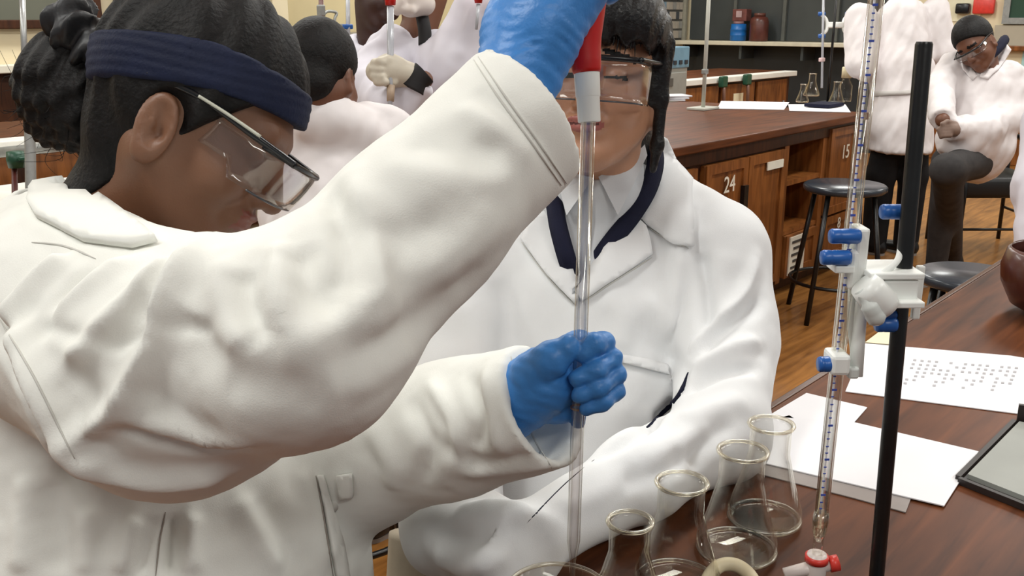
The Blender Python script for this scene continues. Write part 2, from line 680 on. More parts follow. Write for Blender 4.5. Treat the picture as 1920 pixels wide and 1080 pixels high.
sole_grey = M('shoe_sole_grey', (150, 145, 140), .6, .05)
shirt_grey = M('shirt_cotton_pale', (208, 210, 213), .85, .02, 9, .1, 700, spec=.2)
black_metal = M('black_powder_coat', (16, 16, 17), .32, .2, 40, .1, 120, spec=.5)
black_plastic = M('black_plastic', (18, 20, 24), .25, .1, 40)
white_plastic = M('white_plastic', (240, 242, 238), .35, .02, 20)
blue_plastic = M('blue_plastic', (34, 92, 168), .32, .06, 30)
red_rubber = M('red_rubber', (196, 24, 22), .42, .06, 30)
red_plastic = M('red_plastic', (214, 62, 52), .35, .05, 30)
cream_rubber = M('cream_rubber_tube', (216, 204, 172), .5, .04, 30)
paper = M('paper_white', (236, 235, 238), .8, .01, 10)
ink = M('print_grey', (176, 174, 178), .9, .02, 10)
ink_dark = M('print_dark', (70, 64, 58), .9, .02, 10)
bench_wood = WOOD('bench_wood_mahogany', (50, 24, 12), (112, 64, 36), .42, (1.0, 12, 12), spec=.14)
bench_edge = WOOD('bench_edge_wood', (52, 28, 16), (96, 60, 38), .35, (1.0, 16, 16), coat=.2)
cab_wood = WOOD('cabinet_wood_oak', (92, 50, 20), (150, 92, 44), .4, (10, 10, 1.4))
cab_dark = WOOD('cabinet_wood_dark', (40, 20, 10), (82, 46, 24), .45, (10, 10, 1.4))
floor_wood = WOOD('floor_wood_strip', (104, 64, 26), (172, 118, 60), .38, (1.0, 9, 9), coat=.15)
wall_cream = M('wall_paint_cream', (222, 208, 176), .8, .02, 3, .1, 60)
wall_sand = M('wall_paint_sand', (196, 180, 140), .8, .03, 3, .1, 60)
steel = M('brushed_steel', (176, 178, 178), .35, .05, 30, metal=.7)
dull_steel = M('dull_galvanised', (150, 152, 150), .5, .06, 30, metal=.4)
grey_board = M('board_grey_green', (104, 106, 92), .5, .05, 2)
green_board = M('chalkboard_green', (30, 66, 48), .6, .05, 3)
charcoal = M('dark_panel', (58, 62, 62), .5, .08, 2.5)
cabinet_grey = M('appliance_grey', (158, 157, 150), .45, .03, 6)
maroon_rod = M('maroon_rod', (86, 38, 32), .4, .06, 20)
green_clamp = M('green_enamel', (24, 72, 52), .4, .08, 20)
glass = GLASS('lab_glass', refl=1.0, base=.02, power=3.0)
glass_rim = GLASS('glass_rim_ground', refl=.9, base=.12, rough=.2, tint=(246, 243, 234), power=2.0)
lens = GLASS('clear_lens', refl=1.0, base=.06, tint=(246, 246, 248), rough=.06)
# ================================================================== the room
def struct(name, geo, mat, parent=None, **k):
    o = obj(name, geo, mat, parent, smooth=False, **k)
    if parent is None: o['kind'] = 'structure'
    return o


WN = 6.5      # left wall, across
WS = 10.6     # far wall, along
struct('floor', bbox(-4, WS + .1, -4.5, WN + .1, -.1, 0), floor_wood)
ceil = struct('ceiling', bbox(-4, WS + .1, -4.5, WN + .1, 3.2, 3.3), M('ceiling_paint', (232, 230, 224), .9, .02, 3))
wl = struct('wall_left', bbox(-4, WS + .1, WN, WN + .1, 0, 3.2), wall_cream)
wf = struct('wall_far', bbox(WS, WS + .1, -4.5, WN, 0, 3.2), wall_cream)
struct('baseboard_far', bbox(WS - .03, WS, -4.5, 3.6, 0, .34, .008), cab_wood)
struct('trim_4', bbox(.5, 4.5, WN - .05, WN, 0, 1.10), cab_dark)
# sand coloured bay and cream pilaster on the left wall
struct('trim_1', bbox(4.52, 4.66, WN - .1, WN, 0, 3.2), wall_cream)
struct('trim_2', bbox(4.68, 8.6, WN - .02, WN, 0, 3.2), wall_sand)
struct('trim_3', bbox(1.0, 4.5, WN - .14, WN, 1.10, 1.15, .006), M('ledge_white', (238, 232, 214), .6, .02))


def framed_board(name, s0, s1, z0, z1, label):
    t = thing(name, label, 'board', SN((s0 + s1) / 2, WN, z0))
    obj('panel', bbox(s0, s1, WN - .03, WN - .002, z0, z1), grey_board, t, smooth=False)
    fw = .055
    for a, b, c, d in ((s0 - fw, s1 + fw, z0 - fw, z0), (s0 - fw, s1 + fw, z1, z1 + fw), (s0 - fw, s0, z0, z1), (s1, s1 + fw, z0, z1)):
        obj('frame_rail', bbox(a, b, WN - .06, WN, c, d, .006), cab_dark, t, smooth=False)
    return t


framed_board('wall_board', 1.3, 3.14, 1.42, 2.5, 'grey green wall board in brown frame, leftmost, behind the black scrunchie')
framed_board('wall_board', 3.36, 4.42, 1.42, 2.5, 'grey green wall board in brown frame above the navy headband')

# counter along the sand coloured bay
t = thing('wall_counter', 'grey topped brown counter along the sand coloured wall bay', 'counter', SN(5.9, 6.2, 0))
obj('worktop', bbox(4.7, 7.4, 5.95, 6.46, 1.27, 1.32, .008), M('counter_top_grey', (118, 112, 98), .5), t, smooth=False)
obj('body', bbox(4.72, 7.38, 6.0, 6.46, 0, 1.27), cab_dark, t, smooth=False)
for k in range(4):
    s0 = 4.76 + k * .66
    obj('door', bbox(s0, s0 + .62, 5.98, 6.0, .1, 1.2, .006), cab_wood, t, smooth=False)
t = thing('counter_tap', 'small gooseneck tap on the grey counter by the far wall bay', 'tap', SN(4.93, 6.2, 1.32))
q = SN(4.95, 6.2, 1.32)
obj('spout', tube(smooth_path([q, q + Z * .1, q + Z * .15 + U * .02, q + Z * .16 + U * .0 - U * .07, q + Z * .12 - U * .12]), .012, 10), dull_steel, t)
obj('base', lathe([(.028, 0), (.028, .02), (.014, .03), (.014, .05)], q), dull_steel, t)
obj('handle', box(q + Z * .06 + U * .05, (.07, .014, .014), BX, .004), dull_steel, t, smooth=False)

# low tan cupboard at the far left, white top
t = thing('low_cupboard', 'pale tan low cupboard with white top behind the steel tap at left', 'cupboard', SN(1.9, 4.1, 0))
obj('body', bbox(.9, 2.75, 3.85, 4.35, 0, .70), M('tan_laminate', (150, 138, 116), .6, .05, 4), t, smooth=False)
obj('worktop', bbox(.88, 2.77, 3.82, 4.38, .70, .735, .006), M('laminate_white', (232, 230, 222), .5, .02), t, smooth=False)
for k in range(3):
    obj('door', bbox(.93 + k * .6, .93 + k * .6 + .57, 3.835, 3.85, .08, .66, .004), M('tan_laminate', (0, 0, 0)), t, smooth=False)
    obj('rail', bbox(.93 + k * .6, .93 + k * .6 + .57, 3.82, 3.836, .50, .515), cab_dark, t, smooth=False)
tag(obj('paper_stack', bbox(2.02, 2.3, 3.9, 4.2, .735, .775), paper, smooth=False), 'small pile of white papers on the tan low cupboard', 'papers')

# second bench with a white top, running behind everybody
t = thing('lab_bench', 'long brown bench with white top along the room behind the standing pupils', 'bench', SN(6, 4.9, 0))
obj('worktop', bbox(1.0, 9.6, 4.64, 5.4, .855, .903, .004), bench_wood, t, smooth=False)
obj('edge_strip', bbox(1.0, 9.6, 4.5, 4.64, .855, .905, .006), M('laminate_white', (0, 0, 0)), t, smooth=False)
obj('body', bbox(1.05, 9.55, 4.56, 5.34, .08, .855), cab_dark, t, smooth=False)
for k in range(12):
    s0 = 1.12 + k * .7
    d = obj('door', bbox(s0, s0 + .64, 4.535, 4.56, .12, .83, .008), cab_wood, t, smooth=False)
    obj('knob', lathe([(.012, 0), (.016, .012), (.0, .02)], SN(s0 + .57, 4.535, .6), 12, axis=-N), dull_steel, d)
    if k in (10,):
        obj('card', bbox(s0 + .22, s0 + .40, 4.528, 4.536, .40, .74), M('card_cream', (234, 224, 190), .8, .02), d, smooth=False)


def post(name, label, cat, p, h, r, mat, **k):
    pass


# pipes, valve and gooseneck on the second bench at far left
t = thing('bench_tap', 'grey steel gooseneck tap standing in front of the brown bench at far left', 'tap', P(56, 370, 3.35))
a = P(58, 372, 3.35); b = P(56, 228, 3.35)
obj('pipe', tube(smooth_path([a, (a + b) / 2, b, b + Z * .02 + CR * .015, b + Z * .025 + CR * .045]), .018, 12), dull_steel, t)
obj('base', lathe([(.04, 0), (.04, .02), (.02, .03)], a), dull_steel, t)
t = thing('service_pipe', 'thick pale grey horizontal pipe with green valve at far left', 'pipe', P(60, 280, 3.55))
a = P(-40, 290, 3.9); b = P(172, 268, 3.7)
obj('pipe', tube([a, b], .021, 14), dull_steel, t)
obj('valve', lathe([(.0, -.03), (.03, -.03), (.034, 0), (.03, .03), (0, .03)], P(30, 299, 3.6) - Z * .0, 16), green_clamp, t)
obj('lever', box(P(48, 297, 3.58), (.05, .014, .012), BX, .004), green_clamp, t, smooth=False)
obj('drop_pipe', tube([P(27, 305, 3.62), P(29, 470, 3.62)], .011, 10), maroon_rod, t)
t = thing('tall_pole', 'tall thin pale steel pole in front of the leftmost wall board', 'pole', P(46, 170, 3.9))
obj('rod', tube([P(48, 168, 3.9), P(40, -60, 3.9)], .0125, 12), steel, t)
obj('foot', lathe([(.02, -.03), (.02, .02), (.012, .03)], P(48, 170, 3.9)), steel, t)
t = thing('thin_stand', 'thin dark iron stand rising behind the short haired head', 'stand', P(602, 60, 4.2))
obj('rod', tube([P(602, 200, 4.2), P(602, -40, 4.2)], .011, 10), maroon_rod, t)
obj('boss', box(P(602, 20, 4.2), (.03, .03, .05), BX, .006), dull_steel, t, smooth=False)
t = thing('burette', 'distant pale burette with blue tap left of the dark faced pupil', 'burette', P(652, 90, 4.0))
obj('tube', tube([P(653, 110, 4.0), P(652, -40, 4.0)], .009, 10), M('pale_glass_grey', (178, 180, 186), .2, .03), t)
obj('tap', box(P(652, 50, 4.0), (.045, .02, .02), BX, .006), blue_plastic, t, smooth=False)

# ------------------------------------------------------------------ far end of the room
t = thing('wall_cupboard', 'dark glass fronted cupboard on far wall behind the blue drum', 'cupboard', SN(WS - .2, 5.2, 1.2))
obj('back_panel', bbox(WS - .05, WS - .005, 3.9, 6.38, 1.18, 2.6), charcoal, t, smooth=False)
for k in range(4):
    n0 = 3.9 + k * .62
    obj('stile', bbox(WS - .09, WS - .05, n0 - .02, n0 + .02, 1.18, 2.6), M('stile_grey', (84, 86, 82), .5), t, smooth=False)
obj('shelf', bbox(WS - .42, WS - .02, 3.8, 6.4, 1.13, 1.175, .006), M('shelf_steel', (206, 198, 176), .4, .04), t, smooth=False)
for k in range(4):
    obj('bracket', bbox(WS - .36, WS - .02, 4.0 + k * .75, 4.03 + k * .75, .98, 1.13), charcoal, t, smooth=False)
obj('lower_panel', bbox(WS - .06, WS - .005, 3.8, 6.4, .0, 1.13), M('dark_lower_panel', (44, 46, 48), .5, .08, 2.5), t, smooth=False)

q = SN(WS - .22, 5.63, 1.175)
t = thing('drum', 'blue plastic drum standing on the far steel shelf', 'drum', q)
obj('body', lathe([(.0, 0), (.085, 0), (.092, .01), (.092, .06), (.096, .065), (.092, .07), (.092, .12), (.096, .125), (.09, .135), (.085, .19), (0, .19)], q, 28), M('drum_blue', (22, 98, 168), .4, .06), t)
obj('lid', lathe([(0, .19), (.06, .19), (.06, .22), (0, .22)], q, 24), M('lid_pinkish', (150, 110, 108), .5, .1), t)
q2 = SN(WS - .24, 5.36, 1.175)
t = thing('jar', 'dark reddish brown jar beside the blue drum on the far shelf', 'jar', q2)
obj('body', lathe([(0, 0), (.1, 0), (.105, .012), (.105, .22), (.09, .26), (.06, .275), (0, .275)], q2, 28), M('jar_maroon', (84, 42, 34), .35, .12), t)
obj('lid', lathe([(0, .275), (.064, .275), (.064, .31), (0, .31)], q2, 24), M('jar_lid', (96, 56, 46), .4), t)
q3 = SN(WS - .16, 5.62, 1.395)
t = thing('carton', 'faded reddish carton on top of the blue drum', 'carton', q3)
obj('body', bbox(WS - .22, WS - .1, 5.54, 5.72, 1.397, 1.53, .006), M('carton_rust', (108, 62, 56), .8, .15, 14), t, smooth=False)
obj('label', bbox(WS - .224, WS - .219, 5.6, 5.67, 1.44, 1.51), M('label_pale', (176, 150, 150), .8), t, smooth=False)

# notice rack near the corner
t = thing('notice_rack', 'rack of small pale blue and beige cards on left wall near corner', 'rack', SN(10.2, WN - .05, 1.17))
obj('backing', bbox(9.72, 10.5, WN - .04, WN - .005, 1.17, 2.4), M('rack_grey', (96, 96, 92), .6), t, smooth=False)
cm = [M('card_blue', (126, 150, 166), .7), M('card_beige', (176, 166, 152), .7), M('card_grey', (148, 146, 140), .7), M('card_dark', (74, 78, 82), .7)]
cube = bbox(0, .062, WN - .055, WN - .04, 0, .085)
for i in range(10):
    for j in range(9):
        k = 0 if i in (2, 3, 4) and (i + j) % 3 else random.choice([1, 1, 2, 3, 1])
        o = obj('card', (cube[0] + U * (9.75 + i * .073) + Z * (1.2 + j * .11), cube[1]), cm[k], t, smooth=False)
for i in (0, 1):
    obj('stile', bbox(9.70 + i * .79, 9.74 + i * .79, WN - .09, WN - .005, 1.15, 2.42), M('rack_edge', (150, 146, 130), .5), t, smooth=False)

# grey appliance with blue control strip
q = P(1262, 190, 7.4)
s0, n0 = q @ U, q @ N
t = thing('appliance', 'grey metal laboratory cabinet with blue control strip beside the dark hair', 'appliance', SN(s0, n0 + .2, 0))
wd = .38
obj('body', bbox(s0 - wd / 2, s0 + wd / 2, n0, n0 + .4, .0, 1.14, .01), cabinet_grey, t, smooth=False)
obj('door', bbox(s0 - wd / 2 + .03, s0 + wd / 2 - .04, n0 - .02, n0, .62, 1.03, .008), M('appliance_door', (148, 148, 142), .45, .03), t, smooth=False)
obj('side_door', bbox(s0 - wd / 2 - .02, s0 - wd / 2, n0 + .03, n0 + .37, .62, 1.03, .008), M('appliance_door', (0, 0, 0)), t, smooth=False)
pn = obj('control_panel', bbox(s0 - wd / 2 - .012, s0 + wd / 2 + .002, n0 - .012, n0 + .38, 1.06, 1.22, .008), M('panel_blue_grey', (112, 150, 172), .4, .05), t, smooth=False)
for k in range(4):
    obj('button', bbox(s0 - .12 + k * .08, s0 - .08 + k * .08, n0 - .02, n0 - .01, 1.09, 1.12), M('button_dark', (40, 46, 56), .4), pn, smooth=False)
    obj('button', bbox(s0 - wd / 2 - .02, s0 - wd / 2 - .01, n0 + .06 + k * .08, n0 + .1 + k * .08, 1.09, 1.12), M('button_dark', (40, 46, 56), .4), pn, smooth=False)
obj('badge', bbox(s0 - .15, s0 - .05, n0 - .026, n0 - .018, .93, .99), M('badge_dark', (82, 80, 76), .5), t, smooth=False)
obj('badge', bbox(s0 - wd / 2 - .026, s0 - wd / 2 - .018, n0 + .22, n0 + .32, .93, .99), M('badge_dark', (82, 80, 76), .5), t, smooth=False)

# things on the white topped bench at the far right
q = G(1475, 118, .905); s0, n0 = q @ U, q @ N
t = thing('tray', 'bright red shallow plastic tray on the distant white bench', 'tray', q)
obj('base', bbox(s0 - .25, s0 + .25, 4.6, 4.9, .907, .92), red_plastic, t, smooth=False)
for a in ((s0 - .25, s0 - .235, 4.6, 4.9), (s0 + .235, s0 + .25, 4.6, 4.9), (s0 - .25, s0 + .25, 4.6, 4.615), (s0 - .25, s0 + .25, 4.885, 4.9)):
    obj('side', bbox(*a, .907, .965), red_plastic, t, smooth=False)
for k, (u_, lab) in enumerate(((1350, 'dark green gas tap on white bench front, left of its twin'), (1395, 'dark green gas tap on white bench front, right of its twin'))):
    s_, _ = FN(u_, 138, 4.5)
    t = thing('gas_tap', lab, 'tap', SN(s_, 4.48, .80), 'green gas taps on the white bench')
    obj('body', box(SN(s_, 4.462, .87), (.1, .05, .1), BX, .012), green_clamp, t, smooth=False)
    obj('nozzle', tube([SN(s_, 4.46, .83), SN(s_, 4.45, .80), SN(s_, 4.44, .60)], .016, 10), M('pipe_brownish', (124, 92, 78), .5, .05), t)
t = thing('water_jug', 'pale plastic jug beside the red tray on the distant bench', 'jug', SN(s0 - .55, 4.75, .905))
q = SN(s0 - .5, 4.75, .906)
obj('body', lathe([(0, 0), (.07, 0), (.075, .01), (.08, .16), (.083, .165), (.077, .165), (.07, .012), (0, .01)], q, 24), M('jug_pale', (192, 188, 186), .4, .06), t)
obj('handle', tube(smooth_path([q + U * .078 + Z * .14, q + U * .12 + Z * .13, q + U * .12 + Z * .05, q + U * .076 + Z * .03]), .01, 8), M('jug_pale', (0, 0, 0)), t)

# far wall, right hand part: chalkboard, panel, notices
n_a, z_a = FS(1880, 45, WS)
t = thing('chalkboard', 'green chalkboard in grey frame at top right corner', 'chalkboard', SN(WS - .04, n_a - 1.2, z_a))
obj('panel', bbox(WS - .03, WS - .005, n_a - 2.4, n_a - .06, z_a + .06, 2.6), green_board, t, smooth=False)
for g in ((n_a - .06, n_a, z_a, 2.66), (n_a - 2.46, n_a - 2.4, z_a, 2.66)):
    obj('frame_rail', bbox(WS - .05, WS - .002, g[0], g[1], g[2], g[3]), dull_steel, t, smooth=False)
for g in ((z_a, z_a + .06), (2.6, 2.66)):
    obj('frame_rail', bbox(WS - .05, WS - .002, n_a - 2.4, n_a - .06, g[0], g[1]), dull_steel, t, smooth=False)
t = thing('wall_panel', 'grey beige wall panel with brown ledge below the chalkboard', 'panel', SN(WS - .03, n_a - 1.0, 1.1))
obj('board', bbox(WS - .03, WS - .004, n_a - 2.4, n_a + .06, 1.17, z_a - .01), M('panel_grey_beige', (176, 168, 150), .7, .04, 4), t, smooth=False)
obj('ledge', bbox(WS - .09, WS - .004, n_a - 2.45, n_a + .1, 1.12, 1.17, .008), cab_wood, t, smooth=False)
n_b, z_b = FS(1806, 40, WS)
t = thing('wall_notice', 'small pale notice sheet pinned to cream wall behind the seated pupil', 'notice', SN(WS - .01, n_b, z_b))
obj('sheet', bbox(WS - .012, WS - .004, n_b - .16, n_b + .16, z_b, z_b + .4), M('notice_pale', (232, 226, 196), .8, .02), t, smooth=False)
obj('print', bbox(WS - .016, WS - .011, n_b - .11, n_b + .05, z_b + .28, z_b + .34), ink_dark, t, smooth=False)
n_c, z_c = FS(1846, 22, WS)
tag(obj('wall_hook', box(SN(WS - .04, n_c, z_c + .05), (.05, .2, .14), BX, .02), red_plastic, smooth=True), 'small red item on cream wall just behind the seated head', 'hook')
n_c, z_c = FS(1808, 20, WS)
tag(obj('wall_box', box(SN(WS - .05, n_c, z_c + .02), (.08, .13, .1), BX, .015), black_plastic, smooth=True), 'small black box on cream wall left of the seated head', 'box')
n_d, z_d = FS(1916, 160, WS)
tag(obj('poster', bbox(WS - .012, WS - .004, n_d - .5, n_d + .03, z_d, z_d + .36), M('poster_teal', (170, 206, 204), .8, .05, 6), smooth=False), 'pale teal poster on cream wall at right edge', 'poster')

# ------------------------------------------------------------------ the bench with numbered cupboards
FB = 2.2
t = thing('lab_bench', 'dark wooden laboratory bench with numbered cupboards and open pigeonholes in mid room', 'bench', SN(4.2, 2.8, 0))
obj('worktop', bbox(2.9, 5.58, FB - .05, 3.4, .865, .905, .006), bench_wood, t, smooth=False)
obj('apron', bbox(2.93, 5.54, FB - .012, FB + .02, .80, .862, .004), cab_dark, t, smooth=False)
obj('plinth', bbox(2.95, 5.5, FB + .05, 3.3, 0, .07), cab_dark, t, smooth=False)
obj('carcass', bbox(2.93, 4.62, FB + .01, 3.36, .07, .863), cab_dark, t, smooth=False)
obj('carcass', bbox(5.10, 5.53, FB + .01, 3.36, .07, .863), cab_dark, t, smooth=False)
obj('back_board', bbox(4.62, 5.10, FB + .45, 3.36, .07, .863), cab_dark, t, smooth=False)
obj('post', bbox(5.06, 5.11, FB - .01, FB + .45, .07, .863), cab_wood, t, smooth=False)
obj('post', bbox(4.60, 4.65, FB - .01, FB + .45, .07, .863), cab_wood, t, smooth=False)
for z_ in (.60, .335):
    obj('pigeonhole_shelf', bbox(4.62, 5.10, FB - .005, FB + .45, z_ - .012, z_ + .012), cab_wood, t, smooth=False)


def text_mesh(body, size):
    cu = bpy.data.curves.new('txt', 'FONT'); cu.body = body; cu.size = size; cu.align_x = 'CENTER'; cu.align_y = 'CENTER'; cu.extrude = .001
    o = bpy.data.objects.new('txt', cu); COL.objects.link(o)
    dg = bpy.context.evaluated_depsgraph_get()
    me = bpy.data.meshes.new_from_object(o.evaluated_get(dg))
    V = np.array([list(v.co) for v in me.vertices]); Fc = [list(p.vertices) for p in me.polygons]
    bpy.data.objects.remove(o); bpy.data.curves.remove(cu)
    return V, Fc


label_white = M('label_white', (226, 220, 204), .8, .03)


def numeral(txt, s, n, z, size, parent, mat=None):
    V, Fc = text_mesh(txt, size)
    W = SN(s, n, z) + np.outer(V[:, 0], U) + np.outer(V[:, 1], Z) - np.outer(V[:, 2], N)
    return obj('numeral', (W, Fc), mat or label_white, parent, smooth=False)


def cab_door(s0, s1, z0, z1, parent, txt=None, sz=.09, ts=None, tz=None, knob=None):
    d = obj('door', bbox(s0, s1, FB - .018, FB + .012, z0, z1, .005), cab_wood, parent, smooth=False)
    fw = .045
    for a in ((s0, s1, z0, z0 + fw), (s0, s1, z1 - fw, z1), (s0, s0 + fw, z0 + fw, z1 - fw), (s1 - fw, s1, z0 + fw, z1 - fw)):
        obj('door_rail', bbox(a[0], a[1], FB - .027, FB - .018, a[2], a[3]), cab_wood, d, smooth=False)
    if txt: numeral(txt, ts, FB - .029, tz, sz, d)
    if knob:
        obj('lock', bbox(knob - .02, knob + .02, FB - .04, FB - .018, .54, .66), black_metal, d, smooth=False)
        obj('handle', bbox(knob - .025, knob + .025, FB - .045, FB - .018, .37, .44), black_metal, d, smooth=False)
    return d


cab_door(2.98, 3.72, .1, .79, t)
cab_door(3.80, 4.19, .1, .79, t, '24', .11, 4.01, .68, 4.16)
d = cab_door(4.20, 4.59, .1, .79, t)
pl = obj('label_strip', bbox(4.38, 4.55, FB - .032, FB - .026, .705, .745), label_white, d, smooth=False)
cab_door(5.13, 5.50, .36, .845, t, '15', .11, 5.33, .70)
cab_door(5.13, 5.50, .09, .345, t, '8', .09, 5.33, .29)
d = cab_door(4.67, 5.045, .09, .32, t)
pg = obj('notice', bbox(4.70, 4.88, FB - .034, FB - .027, .10, .31), label_white, d, smooth=False)
for i in range(5):
    obj('print', bbox(4.72 + (i % 2) * .02, 4.84 - (i % 3) * .015, FB - .037, FB - .033, .275 - i * .035, .288 - i * .035), ink_dark, pg, smooth=False)

# on that bench: papers, glassware, retort stands
q = G(1250, 186, .905)
a = G(1250, 188, .905)
t = thing('paper_stack', 'crumpled pale papers on the dark bench in front of the grey appliance', 'papers', a)
for k in range(3):
    Rk = np.array([CR, np.cross(Z, CR), Z]); an = .2 * k - .15
    Rk = np.array([[math.cos(an), math.sin(an), 0], [-math.sin(an), math.cos(an), 0], [0, 0, 1]])
    obj('sheet', box(a + Z * (.006 + k * .012) + CR * .012 * k, (.24, .17, .010), Rk, .003), M('paper_grey', (196, 194, 198), .8, .04), t, smooth=False)


def sheet_on(name, label, uv, z, mat, th=.002, cat='paper', group=None):
    return tag(obj(name, slab([G(u_, v_, z) for u_, v_ in uv], Z, th), mat, smooth=False), label, cat, group)


sheet_on('paper_sheet', 'long white sheet on the dark bench below the brown box front', [(1345, 204), (1470, 206), (1480, 192), (1352, 190)], .907, paper)
sheet_on('paper_sheet', 'white sheet on dark bench by the small glassware', [(1480, 208), (1595, 211), (1585, 196), (1478, 196)], .907, paper)
q = G(1545, 201, .907)
tag(obj('notebook', box(q + Z * .016, (.22, .16, .02), BX, .004), navy_dark, smooth=False), 'dark blue notebook lying by the distant glassware', 'notebook')


def erlen(c, h, rb, rn, rr, n=40):
    """outer and inner wall of a conical flask; returns body and rim"""
    zs = [(0.0, 0), (rb * .86, 0), (rb * .97, .004), (rb, .012), (rb * .985, .02)]
    sh = h * .66
    for k in range(1, 7):
        u_ = k / 6
        zs.append((rb * .985 + (rn - rb * .985) * (u_ ** 1.0), .02 + (sh - .02) * u_))
    zs += [(rn, h * .74), (rn, h * .93), (rn * 1.03, h * .965)]
    return lathe(zs, c, n, closed=False)[0], None


def flask(name, label, c, h, rb, rn, group=None, n=40, liquid=False):
    c = A(c)
    t = thing(name, label, 'flask', c, group)
    w_ = .0022
    sh = h * .70
    o = [(0.0, 0), (rb * .86, 0), (rb * .96, .0035), (rb, .010), (rb * .985, .018)]
    for k in range(1, 9):
        u_ = k / 8
        e = u_ + .06 * math.sin(math.pi * u_)
        o.append((rb * .985 + (rn - rb * .985) * e, .018 + (sh - .018) * u_))
    o += [(rn, h * .76), (rn, h * .9), (rn * 1.02, h * .965)]
    i = [(max(r - w_, 0), max(z, .003)) for r, z in o[::-1]]
    V, Fc = lathe(o + i, c, n)
    Fc = [f for f in Fc if len(f) == 4]
    obj('body', (V, Fc), glass, t)
    R = rn * 1.10
    th = np.linspace(0, 2 * math.pi, 49)[:-1]
    obj('rim', tube([c + np.array([R * .98 * math.cos(a), R * .98 * math.sin(a), h * .975]) for a in th], .0021, 8, closed=True), glass_rim, t)
    obj('base_ring', tube([c + np.array([rb * .955 * math.cos(a), rb * .955 * math.sin(a), .0045]) for a in th], .0024, 6, closed=True), glass_rim, t)
    return t


for k, (u_, v_, sc, lab) in enumerate(((1504, 192, .9, 'tiny clear flask at left of the distant glassware'), (1521, 180, 1.2, 'taller clear flask in middle of the distant glassware'), (1567, 196, 1.1, 'clear flask at right of the distant glassware beside the standing coat'))):
    flask('conical_flask', lab, G(u_, v_, .906), .13 * sc, .045 * sc, .02 * sc, 'glassware on the far bench', 20)
q = G(1583, 190, .906)
t = thing('reagent_bottle', 'clear bottle with cream cap standing behind the distant flasks', 'bottle', q, 'glassware on the far bench')
obj('body', lathe([(0, 0), (.04, 0), (.043, .006), (.043, .1), (.03, .125), (.024, .135), (.024, .15)], q, 24), glass, t)
obj('cap', lathe([(0, .15), (.032, .15), (.032, .215), (.028, .22), (0, .22)], q, 24), M('cap_cream', (238, 226, 190), .5, .02), t)


def retort(label, u_, vb, vt, z, mat, r=.008, group=None, cat='stand'):
    q = G(u_, vb, z)
    tt = (q - CAM) @ CF
    top = None
    # vertical rod up to the pixel row vt
    for h in np.linspace(.05, 1.6, 400):
        w_ = q + Z * h - CAM
        if 540 - FPX * (w_ @ CU) / (w_ @ CF) < vt: top = q + Z * h; break
    t = thing('retort_stand', label, cat, q, group)
    obj('rod', tube([q, top], r, 12), mat, t)
    obj('base', bbox(q @ U - .09, q @ U + .09, q @ N - .06, q @ N + .06, z, z + .014, .004), mat, t, smooth=False)
    return t, q


tA, q = retort('pale grey retort stand on dark bench in front of the far cupboard', 1318, 205, -60, .906, M('rod_pale', (186, 186, 176), .4, .04), .012)
obj('boss', box(q + Z * .22, (.04, .03, .03), BX, .006), dull_steel, tA, smooth=False)
tB, q = retort('thin black retort stand holding the distant white burette clamp', 1551, 195, -60, .906, black_metal, .008)
tC = thing('burette_clamp', 'distant white butterfly burette clamp with blue tips', 'clamp', q + Z * .2)
dp = (q - CAM) @ CF
cc = P(1566, 47, dp - .04)
obj('bridge', box(cc, (.10, .025, .035), np.array([CR, CF, CU]), .005), white_plastic, tC, smooth=False)
for sx in (-1, 1):
    base = cc + CR * (.055 * sx)
    obj('jaw', tube(smooth_path([base + CR * .03 * sx + CU * .065, base + CU * .03, base - CU * .03, base + CR * .03 * sx - CU * .065]), .011, 10), white_plastic, tC)
    for sy in (-1, 1):
        e = base + CR * .03 * sx + CU * .07 * sy
        obj('tip', tube([e - CR * .02, e + CR * .02], .014, 10), blue_plastic, tC)
qb = P(1541, 100, dp - .05)
t = thing('burette', 'distant thin burette held by the white butterfly clamp', 'burette', qb)
obj('tube', tube([P(1541, 165, dp - .05), P(1545, -60, dp - .05)], .008, 10), M('pale_glass_grey', (0, 0, 0)), t)
obj('tap', box(P(1541, 112, dp - .05), (.05, .025, .025), BX, .006), M('tap_pinkish', (220, 190, 190), .4), t, smooth=False)


# ------------------------------------------------------------------ stools and chair
def stool(label, q, h, r, mat_seat, legs=4, rot=.4, group=None, spread=.07):
    q = A(q); t = thing('lab_stool', label, 'stool', q, group)
    obj('seat', lathe([(0, h - .035), (r * .94, h - .035), (r, h - .025), (r, h - .008), (r * .95, h), (0, h - .002)], q, 40), mat_seat, t)
    for k in range(legs):
        a = rot + k * 2 * math.pi / legs
        d = np.array([math.cos(a), math.sin(a), 0])
        obj('leg', tube([q + d * (r * .78) + Z * (h - .035), q + d * (r * .78 + spread)], .0125, 10), black_metal, t)
    rr = r * .78 + spread * .72
    th = np.linspace(0, 2 * math.pi, 37)[:-1]
    obj('foot_ring', tube([q + np.array([rr * math.cos(a), rr * math.sin(a), h * .28]) for a in th], .009, 8, closed=True), black_metal, t)
    return t


seat_shiny = M('seat_black_gloss', (46, 52, 60), .25, .06, 10)
qs = G(1585, 345, .66); qs[2] = 0
stool('black stool with round glossy seat in front of the numbered bench', qs, .66, .195, seat_shiny, rot=.75, spread=.1)
qs = G(1822, 512, .66); qs[2] = 0
stool('black stool whose glossy seat peeks above the near bench edge', qs, .66, .16, seat_shiny, rot=.2)
qs = P(640, 930, 2.05); qs[2] = 0
stool('black stool under the short haired pupil, one leg in view below the sleeve', P(628, 520, 2.3) * np.array([1, 1, 0]), .62, .17, seat_shiny, rot=-.55, spread=.06)
